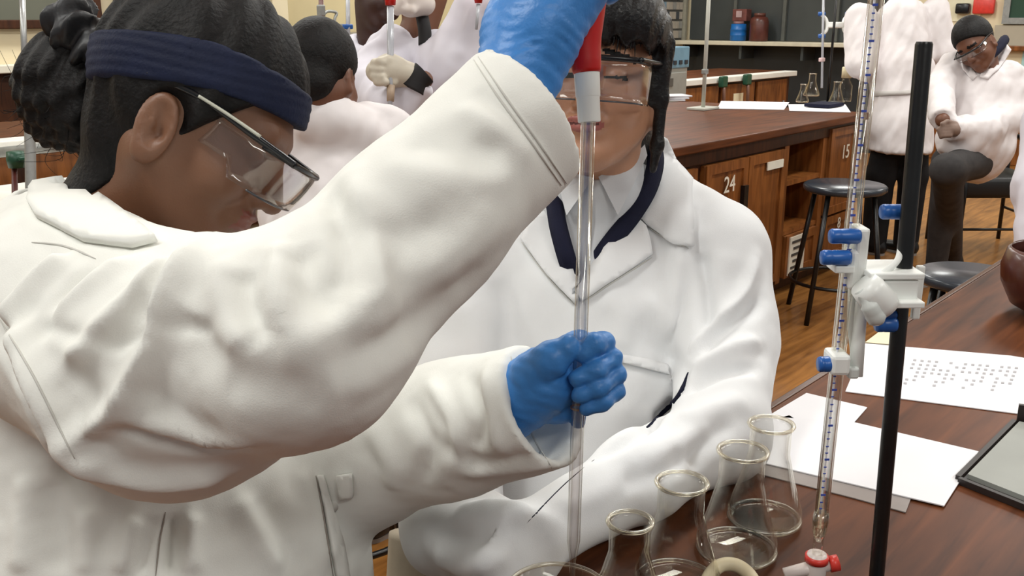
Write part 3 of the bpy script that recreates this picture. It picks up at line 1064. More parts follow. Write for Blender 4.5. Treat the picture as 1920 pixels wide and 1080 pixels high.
# ================================================================== near bench and what stands on it
NB = .557
t = thing('lab_bench', 'near dark mahogany bench top with papers, glass flasks and burette stand', 'bench', SN(1.5, 0, 0))
obj('worktop', bbox(-.6, 4.2, -.9, NB, .855, .90, .006), bench_wood, t, smooth=False)
obj('edge_strip', bbox(-.6, 4.2, NB, NB + .012, .858, .8985, .003), bench_edge, t, smooth=False)
obj('carcass', bbox(-.5, 4.1, -.85, NB - .06, .06, .855), cab_dark, t, smooth=False)
for k in range(7):
    s0 = -.45 + k * .65
    obj('door', bbox(s0, s0 + .6, NB - .06, NB - .04, .1, .82, .006), cab_wood, t, smooth=False)

ZB = .9005
# papers
back = sheet_on('paper_sheet', 'large printed white sheet at right, farthest of the papers on near bench', [(1585, 735), (1925, 779), (1925, 673), (1895, 668), (1622, 645)], ZB, paper, .0012)
pb = thing
z_ = ZB + .0013
rows = []
for i in range(9):
    for j in range(15):
        if random.random() < .25: continue
        u_ = 1712 + j * 13.6 + i * (-3.0); v_ = 677 + i * 7.2 + j * 1.05
        if i > 6 - (j % 4): continue
        rows.append(slab([G(u_, v_, z_), G(u_ + 6, v_ + .4, z_), G(u_ + 6.4, v_ - 2.8, z_), G(u_ + .4, v_ - 3.2, z_)], Z, .0005))
pr = obj('printed_rows', join(*rows), ink, back, smooth=False)
loc0 = A(back.location)
# (printed rows are built in world space relative to the sheet)
sheet_on('paper_sheet', 'small white sheet corner on near bench between burette and flasks', [(1425, 790), (1598, 797), (1626, 765), (1512, 738)], ZB, paper, .0012)
sheet_on('plastic_sleeve', 'clear grey plastic sleeve under the front white sheet', [(1385, 880), (1600, 935), (1698, 962), (1710, 930), (1480, 780), (1400, 800)], ZB, M('sleeve_grey', (150, 142, 138), .25, .05), .0012, 'sleeve')
sheet_on('paper_sheet', 'plain white sheet behind the black rod, nearest of the papers', [(1400, 862), (1770, 950), (1835, 848), (1600, 793), (1430, 782)], ZB + .0016, paper, .0014)
sheet_on('paper_sheet', 'narrow cream slip half hidden behind the burette clamp', [(1622, 643), (1668, 647), (1672, 625), (1650, 622)], ZB, M('card_cream', (0, 0, 0)), .0015)

# grey slate in a dark tray at the right edge
t = thing('shallow_tray', 'dark shallow tray holding a grey board at right edge of bench', 'tray', G(1900, 880, .9))
R_ = [G(1800, 905, ZB), G(1905, 798, ZB), G(2120, 830, ZB), G(2060, 1010, ZB)]
obj('base', slab(R_, Z, .004), M('tray_dark', (40, 32, 30), .5), t, smooth=False)
cen = sum(R_) / 4
inn = [cen + (p_ - cen) * .93 for p_ in R_]
obj('board', slab([p_ + Z * .0042 for p_ in inn], Z, .006), M('slate_grey', (152, 154, 148), .55, .05, 8), t, smooth=False)
for i in range(4):
    a, b = R_[i], R_[(i + 1) % 4]
    dv = (b - a) / np.linalg.norm(b - a); nv = np.cross(Z, dv)
    hh = .03 if i in (1,) else .008
    obj('wall', slab([a, b, b + nv * .006, a + nv * .006], Z, hh), M('tray_dark', (0, 0, 0)), t, smooth=False)

# reddish brown rounded object at right edge
q = G(1985, 592, .9)
t = thing('rounded_bowl', 'dark reddish brown rounded object at right edge of bench', 'bowl', q)
obj('body', lathe([(0, 0), (.05, 0), (.085, .02), (.105, .06), (.108, .09), (.10, .12), (.094, .125), (.094, .118), (.1, .09), (.097, .06), (.078, .024), (.0, .008)], q, 40), M('bowl_maroon', (74, 34, 26), .3, .08, 10, coat=.3), t)
obj('inner_pad', lathe([(0, .10), (.05, .108), (.09, .10), (.09, .09), (0, .08)], q, 40), M('bowl_mauve', (134, 104, 98), .5, .05, 10), t)


# ------------------------------------------------------------------ flasks
def flask_fit(rim, base_v, rim_w, base_w, label):
    """real size from the rim and base seen in the photo, base standing on the bench"""
    ub = rim[0] - (base_v - rim[1]) * .05
    c = G(ub, base_v, .9)
    D = (c - CAM) @ np.array([0, 1, 0])
    # height so that the rim falls on its row
    best = min(np.linspace(.05, .25, 400), key=lambda h: abs((540 - FPX * ((c + Z * h - CAM) @ CU) / ((c + Z * h - CAM) @ CF)) - rim[1]))
    tr = (c + Z * best - CAM) @ CF; tb = (c - CAM) @ CF
    c = c + Z * .0008
    return flask('conical_flask', label, c, best / .975, base_w / 2 * tb / FPX, rim_w / 2 * tr / FPX / 1.13, 'conical flasks on the near bench')


flask_fit((1441, 797), 978, 86, 136, 'clear conical flask farthest back, its mouth in front of the white sheet')
flask_fit((1389, 847), 1036, 96, 150, 'clear conical flask second from the papers, above the cream tube')
flask_fit((1278, 906), 1100, 100, 158, 'clear conical flask third from the papers, left of the cream tube')
flask_fit((1184, 980), 1175, 88, 160, 'clear conical flask nearest the pipette, mouth lowest of the four')

# wide dish under the pipette
q = P(1045, 1098, .845); q[2] = .9005
t = thing('glass_dish', 'wide clear glass dish under the pipette tip at bottom edge', 'dish', q)
V, Fc = lathe([(0, 0), (.034, 0), (.040, .004), (.044, .012), (.045, .042), (.043, .042), (.042, .013), (.038, .007), (0, .004)], q, 44)
obj('body', (V, Fc), glass, t)
th = np.linspace(0, 2 * math.pi, 49)[:-1]
obj('rim', tube([q + np.array([.0445 * math.cos(a), .0445 * math.sin(a), .043]) for a in th], .0022, 8, closed=True), glass_rim, t)

# cream rubber tube in a loop
pts = [G(1318, 1110, .907), G(1332, 1078, .911), G(1352, 1060, .916), G(1380, 1060, .916), G(1405, 1078, .911), G(1422, 1110, .907), G(1430, 1160, .907)]
tag(obj('rubber_tube', tube(smooth_path(pts, 8), .0068, 14), cream_rubber), 'cream rubber tube looped in front of the flasks at bottom edge', 'tube')

# ------------------------------------------------------------------ stand, clamp and burette
rx = P(1733, 78, .742)
top = rx.copy(); bot = rx.copy(); bot[2] = .9
# slight lean like the photo
botp = np.array([bot[0] + .012, bot[1], .914])
t = thing('retort_stand', 'black iron retort stand with tall rod on near bench', 'stand', [bot[0], bot[1], .9])
obj('rod', tube([botp, top - Z * .002, top], [.0066, .0066, .0058], 20), black_metal, t, auto=40)
obj('base', box(botp - U * .05 - N * .03 + Z * (.908 - botp[2]), (.15, .11, .015), BX, .005), black_metal, t, smooth=False)


def rod_t(v):
    # depth of the rod at a pixel row
    best = min(np.linspace(0, 1, 300), key=lambda k: abs(540 - FPX * ((botp + (top - botp) * k - CAM) @ CU) / ((botp + (top - botp) * k - CAM) @ CF) - v))
    return ((botp + (top - botp) * best) - CAM) @ CF


def ax_box(u0, u1, v0, v1, t0, t1, bev=.0015):
    """upright box seen over the pixel rectangle, between depths t0 and t1"""
    tm = t0
    a = P(u0, v0, tm); b = P(u1, v1, tm)
    c = (a + b) / 2
    wz = abs(a[2] - b[2]) / math.cos(0) ; wx = abs(a[0] - b[0])
    wz = abs(v1 - v0) / FPX * tm / math.cos(PITCH)
    return box(c + np.array([0, (t1 - t0) / 2, 0]), (wx, t1 - t0, wz), ID, bev)


# burette: straight line through the clamp
def bur(v):
    k = (v + 20) / 1060.0
    u_ = 1645 - 113 * k
    return u_


bt0 = P(bur(-60), -60, .735)
tq = .735
bl = P(bur(985), 985, .862)
bd = (bl - bt0) / np.linalg.norm(bl - bt0)


def B_at(v):
    best = min(np.linspace(0, 1.3, 600), key=lambda k: abs(540 - FPX * ((bt0 + (bl - bt0) * k - CAM) @ CU) / ((bt0 + (bl - bt0) * k - CAM) @ CF) - v))
    return bt0 + (bl - bt0) * best


tb = thing('burette', 'tall clear glass burette with blue graduations clamped beside the black rod', 'burette', B_at(1060))
V, Fc = lathe([(.0062, 0), (.0062, np.linalg.norm(bl - bt0)), (.0048, np.linalg.norm(bl - bt0)), (.0048, 0)], bl, 24, axis=-bd)
obj('tube', (V, Fc), GLASS('burette_glass', refl=1.0, base=.05, rough=.06, power=2.5), tb)
stripe = [B_at(v) - CF * .0060 - CR * .0034 for v in np.linspace(-60, 960, 30)]
obj('graduation_stripe', tube(stripe, .0009, 6), M('white_enamel', (232, 232, 236), .4), tb)
for k, v in enumerate(np.arange(-50, 960, 13)):
    c = B_at(v)
    a = c - CF * .0066 - CR * .0046; b = c - CF * .0068 - CR * (.0005 if k % 5 == 0 else .0022)
    obj('graduation', box((a + b) / 2, (np.linalg.norm(b - a), .0006, .0010 if k % 5 else .0018), ID), M('graduation_blue', (62, 84, 178), .5), tb, smooth=False)
c = B_at(975)
obj('shoulder', lathe([(.0065, -.008), (.0072, 0), (.006, .012), (.0035, .02)], c, 20, axis=bd), glass_rim, tb)
e0 = B_at(985); e1 = B_at(1046)
obj('jet', tube([e0, e1], [.0045, .0045], 16), GLASS('burette_glass'), tb)
sc = B_at(1062)
st = obj('stopcock', lathe([(0, -.013), (.0085, -.013), (.0095, -.004), (.0095, .006), (.0085, .013), (0, .013)], sc, 24, axis=bd), M('stopcock_white', (226, 214, 208), .3, .03), tb)
obj('stopcock_collar', lathe([(.0072, -.003), (.0105, -.003), (.0105, .003), (.0072, .003)], B_at(1046), 24, axis=bd, closed=True), red_plastic, st)
obj('stopcock_handle', tube([sc - CR * .028 - Z * .008, sc - CR * .01 - Z * .003, sc + CR * .012 + Z * .002], [.0055, .006, .006], 14), M('stopcock_white', (0, 0, 0)), st)
obj('stopcock_key', tube([sc + CR * .012 + Z * .002, sc + CR * .02 + Z * .004], .0075, 16), red_plastic, st)
obj('outlet', tube([sc + bd * .013, sc + bd * .05], [.004, .002], 12), GLASS('burette_glass'), tb)

# white double burette clamp
tr = rod_t(545)
tcl = thing('burette_clamp', 'white plastic burette clamp with blue knobs fixed to the black rod', 'clamp', P(1650, 580, tr - .01))
f0 = tr - .012
obj('rod_grip', ax_box(1642, 1722, 526, 570, f0 - .006, f0 + .03), white_plastic, tcl, smooth=False)
obj('grip_flange', ax_box(1632, 1735, 513, 525, f0 - .012, f0 + .036), white_plastic, tcl, smooth=False)
obj('grip_flange', ax_box(1640, 1735, 567, 579, f0 - .012, f0 + .036), white_plastic, tcl, smooth=False)
obj('end_cap', ax_box(1716, 1731, 500, 600, f0 + .012, f0 + .018), white_plastic, tcl, smooth=False)
tf = f0 - .004
obj('brace', tube(smooth_path([P(1636, 524, tf), P(1662, 508, tf), P(1684, 486, tf + .004), P(1690, 455, tf + .01)]), [.0028] * 25, 10), white_plastic, tcl)
# the hinge block and spring
obj('hinge', lathe([(0, -.014), (.012, -.014), (.0135, -.006), (.0135, .010), (.011, .016), (0, .016)], P(1640, 555, tf - .004), 24, axis=CR * .7 - Z * .7), white_plastic, tcl)
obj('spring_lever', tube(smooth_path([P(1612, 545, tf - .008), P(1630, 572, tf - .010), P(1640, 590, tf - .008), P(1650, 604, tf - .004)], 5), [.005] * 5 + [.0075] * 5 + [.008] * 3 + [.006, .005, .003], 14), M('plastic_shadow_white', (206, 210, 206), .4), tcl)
# upper and lower jaws: upright plates gripping the burette
tj = (B_at(470) - CAM) @ CF
obj('jaw_plate', ax_box(1606, 1629, 430, 520, tj - .012, tj + .012, .003), white_plastic, tcl, smooth=False)
obj('jaw_plate', ax_box(1594, 1622, 470, 545, tj - .008, tj + .01, .003), white_plastic, tcl, smooth=False)
obj('jaw_shelf', ax_box(1566, 1604, 499, 513, tj - .012, tj + .012, .002), white_plastic, tcl, smooth=False)
tj2 = (B_at(640) - CAM) @ CF
obj('jaw_arm', tube([P(1618, 540, tj2 - .004), P(1612, 600, tj2 - .003), P(1604, 705, tj2)], [.0055, .0055, .006], 12), white_plastic, tcl)
obj('jaw_arm', tube([P(1598, 520, tj2), P(1596, 610, tj2), P(1606, 700, tj2 + .004)], [.0035, .0035, .0035], 12), white_plastic, tcl)
obj('jaw_grip', ax_box(1560, 1596, 668, 706, tj2 - .012, tj2 + .014, .003), white_plastic, tcl, smooth=False)
obj('jaw_base', ax_box(1592, 1612, 690, 712, tj2 - .008, tj2 + .012, .003), M('plastic_shadow_white', (0, 0, 0)), tcl, smooth=False)


def knob(u0, u1, v, hpx, t_, nm='knob'):
    a = P(u0, v, t_); b = P(u1, v, t_)
    L_ = np.linalg.norm(b - a); r = hpx / 2 * t_ / FPX
    return obj(nm, lathe([(0, 0), (r * .86, 0), (r, .0018), (r, L_ * .3), (r * .95, L_ * .36), (r, L_ * .42), (r, L_ - .002), (r * .85, L_), (0, L_)], a, 24, axis=b - a), blue_plastic, tcl)


knob(1652, 1696, 397, 29, tr - .004)
knob(1556, 1612, 443, 29, tj - .014)
knob(1540, 1594, 483, 29, tj - .012)
knob(1642, 1680, 608, 30, tr + .004)
knob(1652, 1680, 590, 18, tr + .002)
knob(1534, 1562, 683, 30, tj2 - .004)
# screw ends
obj('screw', tube([P(1686, 470, tr + .01), P(1700, 470, tr + .01)], .003, 8), dull_steel, tcl)
# ================================================================== people
def head_sdf(q, ear=(-.004, -.022), ear_out=.076, chin=0.0):
    """human head in its own axes: x forward, y left, z up (z=0 at the eyes), metres"""
    ay = q.copy(); ay[:, 1] = np.abs(ay[:, 1])          # mirrored
    d = ell(q, (-.014, 0, .034), (.098, .0765, .092))
    d = smin(d, ell(q, (.028, 0, -.032), (.064, .060, .084)), .035)
    d = smin(d, seg(ay, (.0, .050, -.05), (.068, .014, -.096), .017, .016), .035)
    d = smin(d, ell(q, (.074, 0, -.100), (.020, .022, .017)), .022)
    d = smin(d, seg(q, (.080, .034, .020), (.080, -.034, .020), .011, .011), .022)
    d = smin(d, ell(ay, (.062, .041, -.036), (.026, .022, .022)), .022)
    d = smax(d, -ell(ay, (.101, .032, -.002), (.017, .019, .012)), .012)
    d = smin(d, ell(ay, (.0755, .031, -.003), (.0135, .0150, .0105)), .003)
    d = smin(d, seg(q, (.088, 0, .010), (.112, 0, -.034), .0075, .0115), .012)
    d = smin(d, ell(ay, (.100, .0115, -.038), (.012, .0075, .0075)), .006)
    d = smin(d, ell(q, (.090, 0, -.062), (.014, .027, .016)), .012)
    d = smin(d, ell(q, (.0995, 0, -.0575), (.009, .0225, .0052)), .003)
    d = smin(d, ell(q, (.0975, 0, -.0685), (.009, .0195, .0060)), .003)
    # ear
    th = .22; ex, ez = ear
    c, s = math.cos(th), math.sin(th)
    R = np.array([[c, 0, -s * -1], [0, 1, 0], [-s, 0, c]])
    e = ell(ay, (ex, ear_out, ez), (.0195, .0085, .0325), R)
    e = smin(e, ell(ay, (ex + .002, ear_out - .002, ez - .026), (.011, .0075, .012)), .01)
    e = smax(e, -ell(ay, (ex + .003, ear_out + .0085, ez + .003), (.0130, .0085, .0245), R), .003)
    e = smin(e, ell(ay, (ex - .004, ear_out + .001, ez + .002), (.0035, .0050, .0165), R), .003)
    e = smax(e, -ell(ay, (ex + .006, ear_out + .004, ez - .004), (.0055, .008, .009), R), .002)
    d = smin(d, e, .006)
    return d


def frame(fwd, up):
    F_ = A(fwd) / np.linalg.norm(fwd)
    u_ = A(up) - F_ * (A(up) @ F_); u_ /= np.linalg.norm(u_)
    return np.stack([F_, np.cross(u_, F_), u_])          # rows fwd, left, up


class Head:
    def __init__(s, origin, fwd, up, scale=1.0, **kw):
        s.o = A(origin); s.R = frame(fwd, up); s.k = scale; s.kw = kw

    def loc(s, p): return ((p - s.o.astype(np.float32)) @ s.R.T.astype(np.float32)) / s.k

    def world(s, q): return s.o + (A(q) * s.k) @ s.R

    def sdf(s, p): return head_sdf(s.loc(p), **s.kw) * s.k

    def box(s, m=.16): return s.o - m, s.o + m


def bounds(pts, m):
    pts = A(pts); return pts.min(0) - m, pts.max(0) + m


def face_mats(V, Q, head, rules):
    """material slot per quad from its place on the head (brows, lips)"""
    c = head.loc(V[Q].mean(1).astype(np.float32))
    ids = np.zeros(len(Q), int)
    for i, r in rules: ids[r(c)] = i
    return ids


def set_ids(o, ids):
    if len(o.data.polygons) == len(ids): o.data.polygons.foreach_set('material_index', ids.astype(np.int32))


def strands(name, roots, tips, r, mat, parent, sag=.02, seed=1):
    g = []
    rr = np.random.default_rng(seed)
    for a, b in zip(roots, tips):
        a = A(a); b = A(b); m = (a + b) / 2 + rr.normal(0, sag, 3)
        p = smooth_path([a, m, b], 6)
        g.append(tube(p, np.linspace(r, r * .3, len(p)), 5))
    o = obj(name, join(*g), mat, parent)
    o['kind'] = 'stuff'
    return o


# ------------------------------------------------------------------ pupil with navy headband (left, nearest)
TA = .92
FA = CR * math.cos(math.radians(33)) - CU * math.sin(math.radians(33)) + CF * .06
UA = CR * math.sin(math.radians(33)) + CU * math.cos(math.radians(33))
hA = Head(P(366, 214, TA), FA, UA, .955, ear=(.0, -.026), ear_out=.079)
feetA = np.array([-.36, 1.0, 0])
pA = thing('person', 'pupil in white coat, navy headband and clear safety glasses filling the pipette', 'person', feetA)
nk0 = P(300, 290, .94); nk1 = P(195, 480, .97)
shR = P(150, 600, .80); shL = P(400, 590, 1.12)
hipA = np.array([-.33, 1.0, .88])
elR = P(563, 634, .66); cuR = P(990, 215, .735); wrR = P(960, 150, .735)
elL = P(660, 850, 1.0); cuL = P(1022, 775, .86); wrL = P(985, 760, .862)


def bodyA(p):
    d = hA.sdf(p)
    d = smin(d, seg(p, nk0, nk1, .056, .064), .03)
    d = smin(d, chain(p, [nk1, (nk1 + hipA) / 2, hipA], [.07, .10, .11], .03), .03)
    d = smin(d, chain(p, [nk1, shR, elR, P(776, 426, .695), wrR], [.05, .05, .04, .03, .022], .02), .02)
    d = smin(d, chain(p, [nk1, shL, elL, wrL], [.05, .05, .035, .02], .02), .02)
    return d


lo, hi = bounds([hA.o - .13, hA.o + .13, nk1 - .05, hipA - [0, 0, .12], elR, wrR, elL, wrL, shL], .07)
V, Q = sdf_mesh(bodyA, lo, hi, .003)
ids = face_mats(V, Q, hA, [(1, lambda c: (c[:, 0] > .086) & (np.abs(c[:, 1]) < .022) & (c[:, 2] < -.0525) & (c[:, 2] > -.0755) & (c[:, 0] > .093))])
o = obj('body', (V, Q), [skin_a, lip_a, hair_soft], pA); set_ids(o, ids)


# hair cap under the band, headband, tail
bandC = P(385, 148, TA); bandN = UA * 0 + CU * math.cos(math.radians(8)) + CR * math.sin(math.radians(8))


def skullA(p, g):
    q = hA.loc(p)
    d = ell(q, (-.014, 0, .034), (.098 + g, .0765 + g, .092 + g))
    d = smin(d, ell(q, (.02, 0, .0), (.062 + g, .060 + g, .07 + g)), .035)
    return d * hA.k


def hairA(p):
    d = skullA(p, .009)
    d = d + .0022 * np.sin(p @ (hA.R[1] * 150).astype(np.float32) + 6 * np.sin(p @ (hA.R[0] * 30).astype(np.float32)))
    a, b = P(452, 192, TA - .075), P(165, 350, TA - .05)
    nn = np.cross(b - a, CF); nn = nn / np.linalg.norm(nn)
    if nn @ (CU - CR) < 0: nn = -nn
    cut = -plane(p, a, nn)                       # keep the side up and back of the hairline
    top = -plane(p, bandC - bandN * .02, bandN)  # or anything above the band
    nape = smin(seg(p, nk0, nk1, .0600, .0672), ell(p, P(232, 245, TA + .01), (.034, .05, .040)), .02)
    d = smin(d, nape, .03)
    d = smax(d, np.minimum(cut, top), .004)
    # free the near and far ear
    q = hA.loc(p); q[:, 1] = np.abs(q[:, 1])
    d = smax(d, -ell(q, (.004, .088, -.024), (.027, .022, .038)), .004)
    return d


lo, hi = hA.box(.2)
V, Q = sdf_mesh(hairA, lo, hi, .003)
obj('hair', (V, Q), hair_soft, pA)


def bandA(p):
    d = skullA(p, .0125)
    x = plane(p, hA.o, CR)
    s_ = plane(p, bandC, bandN)
    wv = .0007 * np.sin(s_ * 700 + 3 * np.sin(x * 25))
    half = .0215 - .05 * np.maximum(x - .05, 0) + .02 * np.maximum(-x - .05, 0)
    s2 = s_ + 1.2 * np.maximum(x - .02, 0) ** 2 * 2.0
    return smax(d + wv, np.abs(s2) - half, .004)


V, Q = sdf_mesh(bandA, lo, hi, .003)
obj('headband', (V, Q), navy, pA)


def tailA(p):
    d = chain(p, [P(200, 130, .96), P(150, 150, .97), P(115, 195, .975), P(95, 240, .98)], [.035, .042, .035, .014], .03)
    d = smin(d, ell(p, P(112, 150, .97), (.036, .04, .040)), .02)
    d = smin(d, ell(p, P(172, 215, .965), (.034, .04, .04)), .03)
    f = np.sin(p @ np.array([210., 60, -160], np.float32)) * np.sin(p @ np.array([90., -200, 80], np.float32))
    return d + .0035 * f


V, Q = sdf_mesh(tailA, *bounds([P(185, 130, .96), P(60, 260, .98)], .08), .003)
obj('ponytail', (V, Q), hair_soft, pA)
rr = np.random.default_rng(3)
ro = [P(112 + rr.normal(0, 25), 175 + rr.normal(0, 35), .97 + rr.normal(0, .02)) for _ in range(110)]
ti = [a + CR * (-.018 + rr.normal(0, .014)) - CU * (.012 + rr.normal(0, .018)) + CF * rr.normal(0, .02) for a in ro]
strands('loose_hair', ro, ti, .00045, hair_soft, pA, .012)


def scrA(p):
    c = P(172, 80, .955)
    R = frame(CR * .75 + CU * .65, CU * .75 - CR * .65)
    q = (p - c.astype(np.float32)) @ R.T.astype(np.float32)
    a = np.arctan2(q[:, 2], q[:, 1])
    rad = np.sqrt(q[:, 1] ** 2 + q[:, 2] ** 2)
    Rr = .030 + .004 * np.sin(5 * a + 1)
    tr_ = .0165 + .0045 * np.sin(11 * a) + .002 * np.sin(17 * a + q[:, 0] * 200)
    return np.sqrt((rad - Rr) ** 2 + (q[:, 0] * .8) ** 2) - tr_


V, Q = sdf_mesh(scrA, *bounds([P(172, 80, .955)], .075), .003)
obj('scrunchie', (V, Q), black_satin, pA)

# safety glasses
def glasses(head, parent, xf=.128, zt=.012, drop=.044, bar_r=.0032, side=.05, mat_bar=black_plastic, lw=.070):
    path = [(xf - .085, lw + .004), (xf - .045, lw + .003), (xf - .014, lw - .006), (xf - .003, lw - .022), (xf + .003, lw - .045), (xf + .004, 0)]
    path = path + [(x, -y) for x, y in path[::-1][1:]]
    ps = smooth_path([(x, y, 0) for x, y in path], 5)
    rootp = thing
    g = obj('safety_glasses', tube([head.world((x, y, zt)) for x, y, _ in ps[6:-6]], bar_r, 8), mat_bar, parent)
    grid = []
    for x, y, _ in ps:
        cl = 1 - .35 * max(0, (abs(y) - .055) / .02) if x < xf - .05 else 1
        row = []
        for k in range(6):
            z = zt - (drop * cl) * k / 5 - (.004 if abs(y) < .012 else 0) * 0
            row.append(head.world((x - .006 * (k / 5) ** 2, y * (1 - .02 * k / 5), z)))
        grid.append(row)
    obj('lens', sheet(np.array(grid), .0016), lens, g)
    low = [head.world((x - .006, y * .98, zt - drop)) for x, y, _ in ps[8:-8]]
    obj('lens_edge', tube(low, .0011, 6), M('lens_edge_dark', (70, 70, 74), .2), g)
    for s_ in (-1, 1):
        obj('temple', tube(smooth_path([head.world((xf - .004, s_ * (lw - .006), zt)), head.world((xf - .05, s_ * (lw + .005), zt + .003)), head.world((.02, s_ * (.081), zt + .006)), head.world((-.03, s_ * .083, zt - .002))]), .0034, 8), mat_bar, g)
    return g


gA = glasses(hA, pA)
obj('temple_stripe', tube(smooth_path([hA.world((.085, -.0775, .0175)), hA.world((.05, -.083, .0185)), hA.world((.02, -.0855, .018))]), .0016, 6), M('temple_clear', (190, 190, 176), .2), gA)

# lab coat of the nearest pupil: torso, raised near sleeve, far sleeve
dR = cuR - elR; dR = dR / np.linalg.norm(dR)
cutR = frame(P(990, 215, .735) - P(760, 400, .70), CU)[0]
cutL = A(P(1022, 775, .86) - P(800, 850, .94)); cutL = cutL / np.linalg.norm(cutL) + CU * .1
tor0 = P(230, 620, .97)
hem = np.array([-.30, .985, .56])


def coatA(p):
    pt = p.copy()
    # torso: wide front to back, a bit narrower across
    tor = chain(p, [P(215, 640, .985), P(255, 900, .99), P(300, 1120, .985), hem], [.150, .165, .180, .20], .05)
    fr = chain(p, [P(380, 800, 1.0), P(452, 1000, 1.0), P(490, 1250, 1.0)], [.10, .112, .118], .05)
    tor = smin(tor, fr, .06)
    yoke = chain(p, [P(120, 560, .84), P(200, 530, .98), P(390, 590, 1.12)], [.088, .10, .085], .05)
    d = smin(tor, yoke, .06)
    # stand-up collar at the nape
    col = seg(p, P(135, 432, .96), P(245, 500, .95), .045, .085)
    d = smin(d, col, .03)
    # near sleeve
    sl = chain(p, [shR, P(330, 685, .725), elR, P(776, 426, .695), cuR + dR * .06], [.098, .095, .071, .058, .061], .03)
    sl = smax(sl, plane(p, cuR, cutR), .004)
    inn = seg(p, cuR - dR * .03, cuR + dR * .1, .046, .052)
    sl = smax(sl, -inn, .006)
    d = smin(d, sl, .022)
    # far sleeve
    fl = chain(p, [shL, P(470, 760, 1.06), elL, P(860, 800, .93), cuL + cutL * .05], [.085, .085, .078, .061, .058], .03)
    fl = smax(fl, plane(p, cuL, cutL), .004)
    fl = smax(fl, -seg(p, cuL - cutL * .02, cuL + cutL * .1, .040, .045), .006)
    d = smin(d, fl, .02)
    # neck opening
    d = smax(d, -seg(p, P(165, 400, .955), P(330, 330, .93), .062, .09), .012)
    d = smax(d, -seg(p, P(360, 470, .97), P(330, 330, .93), .055, .09), .012)
    # hem
    d = smax(d, -(p[:, 2] - .56), .004)
    return d


lo, hi = bounds([P(-150, 600, .95), P(1100, 60, .74), P(700, 600, 1.2), P(0, 350, 1.0), np.array([-.5, 1.2, .54]), np.array([-.1, .75, .54]), P(300, 700, .6)], .05)
V, Q = sdf_mesh(coatA, lo, hi, .0043)
V = relax(V, Q, 2)
V = folds(V, Q, [
    # broad planes first
    ([(410, 445), (333, 559), (264, 691), (208, 774)], .010, .034),
    ([(347, 490), (257, 566), (111, 698)], .007, .030),
    ([(380, 600), (330, 690), (280, 770)], -.010, .030),
    ([(300, 560), (200, 660), (130, 740)], -.008, .024),
    ([(640, 700), (500, 760), (380, 780)], .006, .035),
    # crisp ridges from the armhole up to the shoulder
    ([(415, 440), (333, 559), (264, 691), (208, 774), (132, 830)], 0.0131, .0085),
    ([(347, 490), (257, 566), (111, 698)], 0.0113, .009),
    ([(132, 479), (69, 531), (14, 608)], 0.0121, .010),
    ([(250, 480), (170, 530), (90, 590), (40, 650)], 0.0086, .010),
    ([(180, 500), (110, 560), (60, 640)], -0.0104, .010),
    ([(0, 600), (49, 719), (90, 816), (160, 934)], -0.0174, .009),
    ([(30, 600), (80, 719), (125, 816), (190, 900)], 0.0139, .011),
    ([(150, 830), (220, 890), (330, 900), (430, 880)], 0.0104, .010),
    ([(208, 798), (291, 816), (389, 840), (472, 833)], -0.0070, .006),
    ([(200, 785), (290, 800), (390, 822), (480, 815)], 0.0061, .009),
    ([(70, 610), (190, 640), (300, 635)], -0.0043, .006),
    ([(300, 612), (400, 610)], -0.0035, .005),
    # elbow
    ([(612, 350), (645, 410), (655, 490), (652, 559)], -0.0130, .011),
    ([(640, 345), (675, 420), (690, 510), (700, 590)], 0.0109, .016),
    ([(652, 559), (694, 594), (760, 580)], 0.0054, .011),
    ([(451, 503), (458, 573), (514, 635)], -0.0109, .012),
    ([(430, 480), (430, 570), (470, 650)], 0.0076, .014),
    ([(524, 448), (520, 540), (517, 628)], 0.0097, .010),
    ([(560, 450), (590, 530), (640, 590)], -0.0097, .014),
    ([(520, 640), (600, 640), (690, 600)], 0.0065, .016),
    ([(590, 660), (700, 650), (820, 580), (930, 480)], -0.0065, .020),
    ([(700, 570), (800, 520), (900, 450), (1000, 370)], 0.0054, .018),
    ([(660, 430), (740, 440), (840, 420)], -0.0043, .014),
    ([(720, 300), (800, 330), (900, 330), (990, 330)], 0.0043, .016),
    ([(760, 270), (850, 280), (950, 300)], -0.0049, .016),
    ([(600, 720), (700, 700), (790, 640)], 0.0054, .016),
    ([(420, 700), (520, 730), (620, 730)], -0.0054, .018),
    ([(850, 200), (930, 240), (1010, 300)], 0.0032, .010),
    ([(880, 170), (950, 210), (1030, 290)], -0.0032, .010),
    # far sleeve
    ([(800, 710), (850, 790), (858, 880)], .0075, .008),
    ([(762, 740), (805, 830), (790, 910)], -.007, .010),
    ([(875, 700), (905, 780), (890, 850)], -.008, .009),
    ([(915, 690), (915, 770), (945, 850)], .006, .008),
    ([(690, 800), (730, 860), (740, 920)], .006, .012),
    ([(820, 830), (900, 870), (1000, 850)], -.005, .009),
    ([(870, 890), (940, 880), (1040, 870)], .004, .009),
    # coat front
    ([(258, 968), (240, 1015), (222, 1080)], .009, .010),
    ([(292, 965), (278, 1015), (262, 1080)], -.007, .010),
    ([(330, 962), (328, 1010), (326, 1080)], -.016, .009),
    ([(352, 962), (350, 1010), (350, 1080)], .009, .010),
    ([(445, 930), (480, 990), (527, 1080)], .008, .011),
    ([(480, 925), (525, 990), (575, 1080)], -.006, .016),
    ([(568, 875), (592, 965), (612, 1080)], .006, .010),
    ([(49, 885), (46, 980), (42, 1080)], .007, .014),
    ([(100, 890), (110, 980), (115, 1080)], -.006, .012),
    ([(170, 950), (165, 1010), (160, 1080)], .006, .012),
])
V = relax(V, Q, 1, .4)
V = ripple(V, Q, .0016, .07, 3)
V = ripple(V, Q, .0007, .02, 9)
bvA = bvh_of(V, Q)
coA = obj('lab_coat', (V, Q), coat_warm, pA)
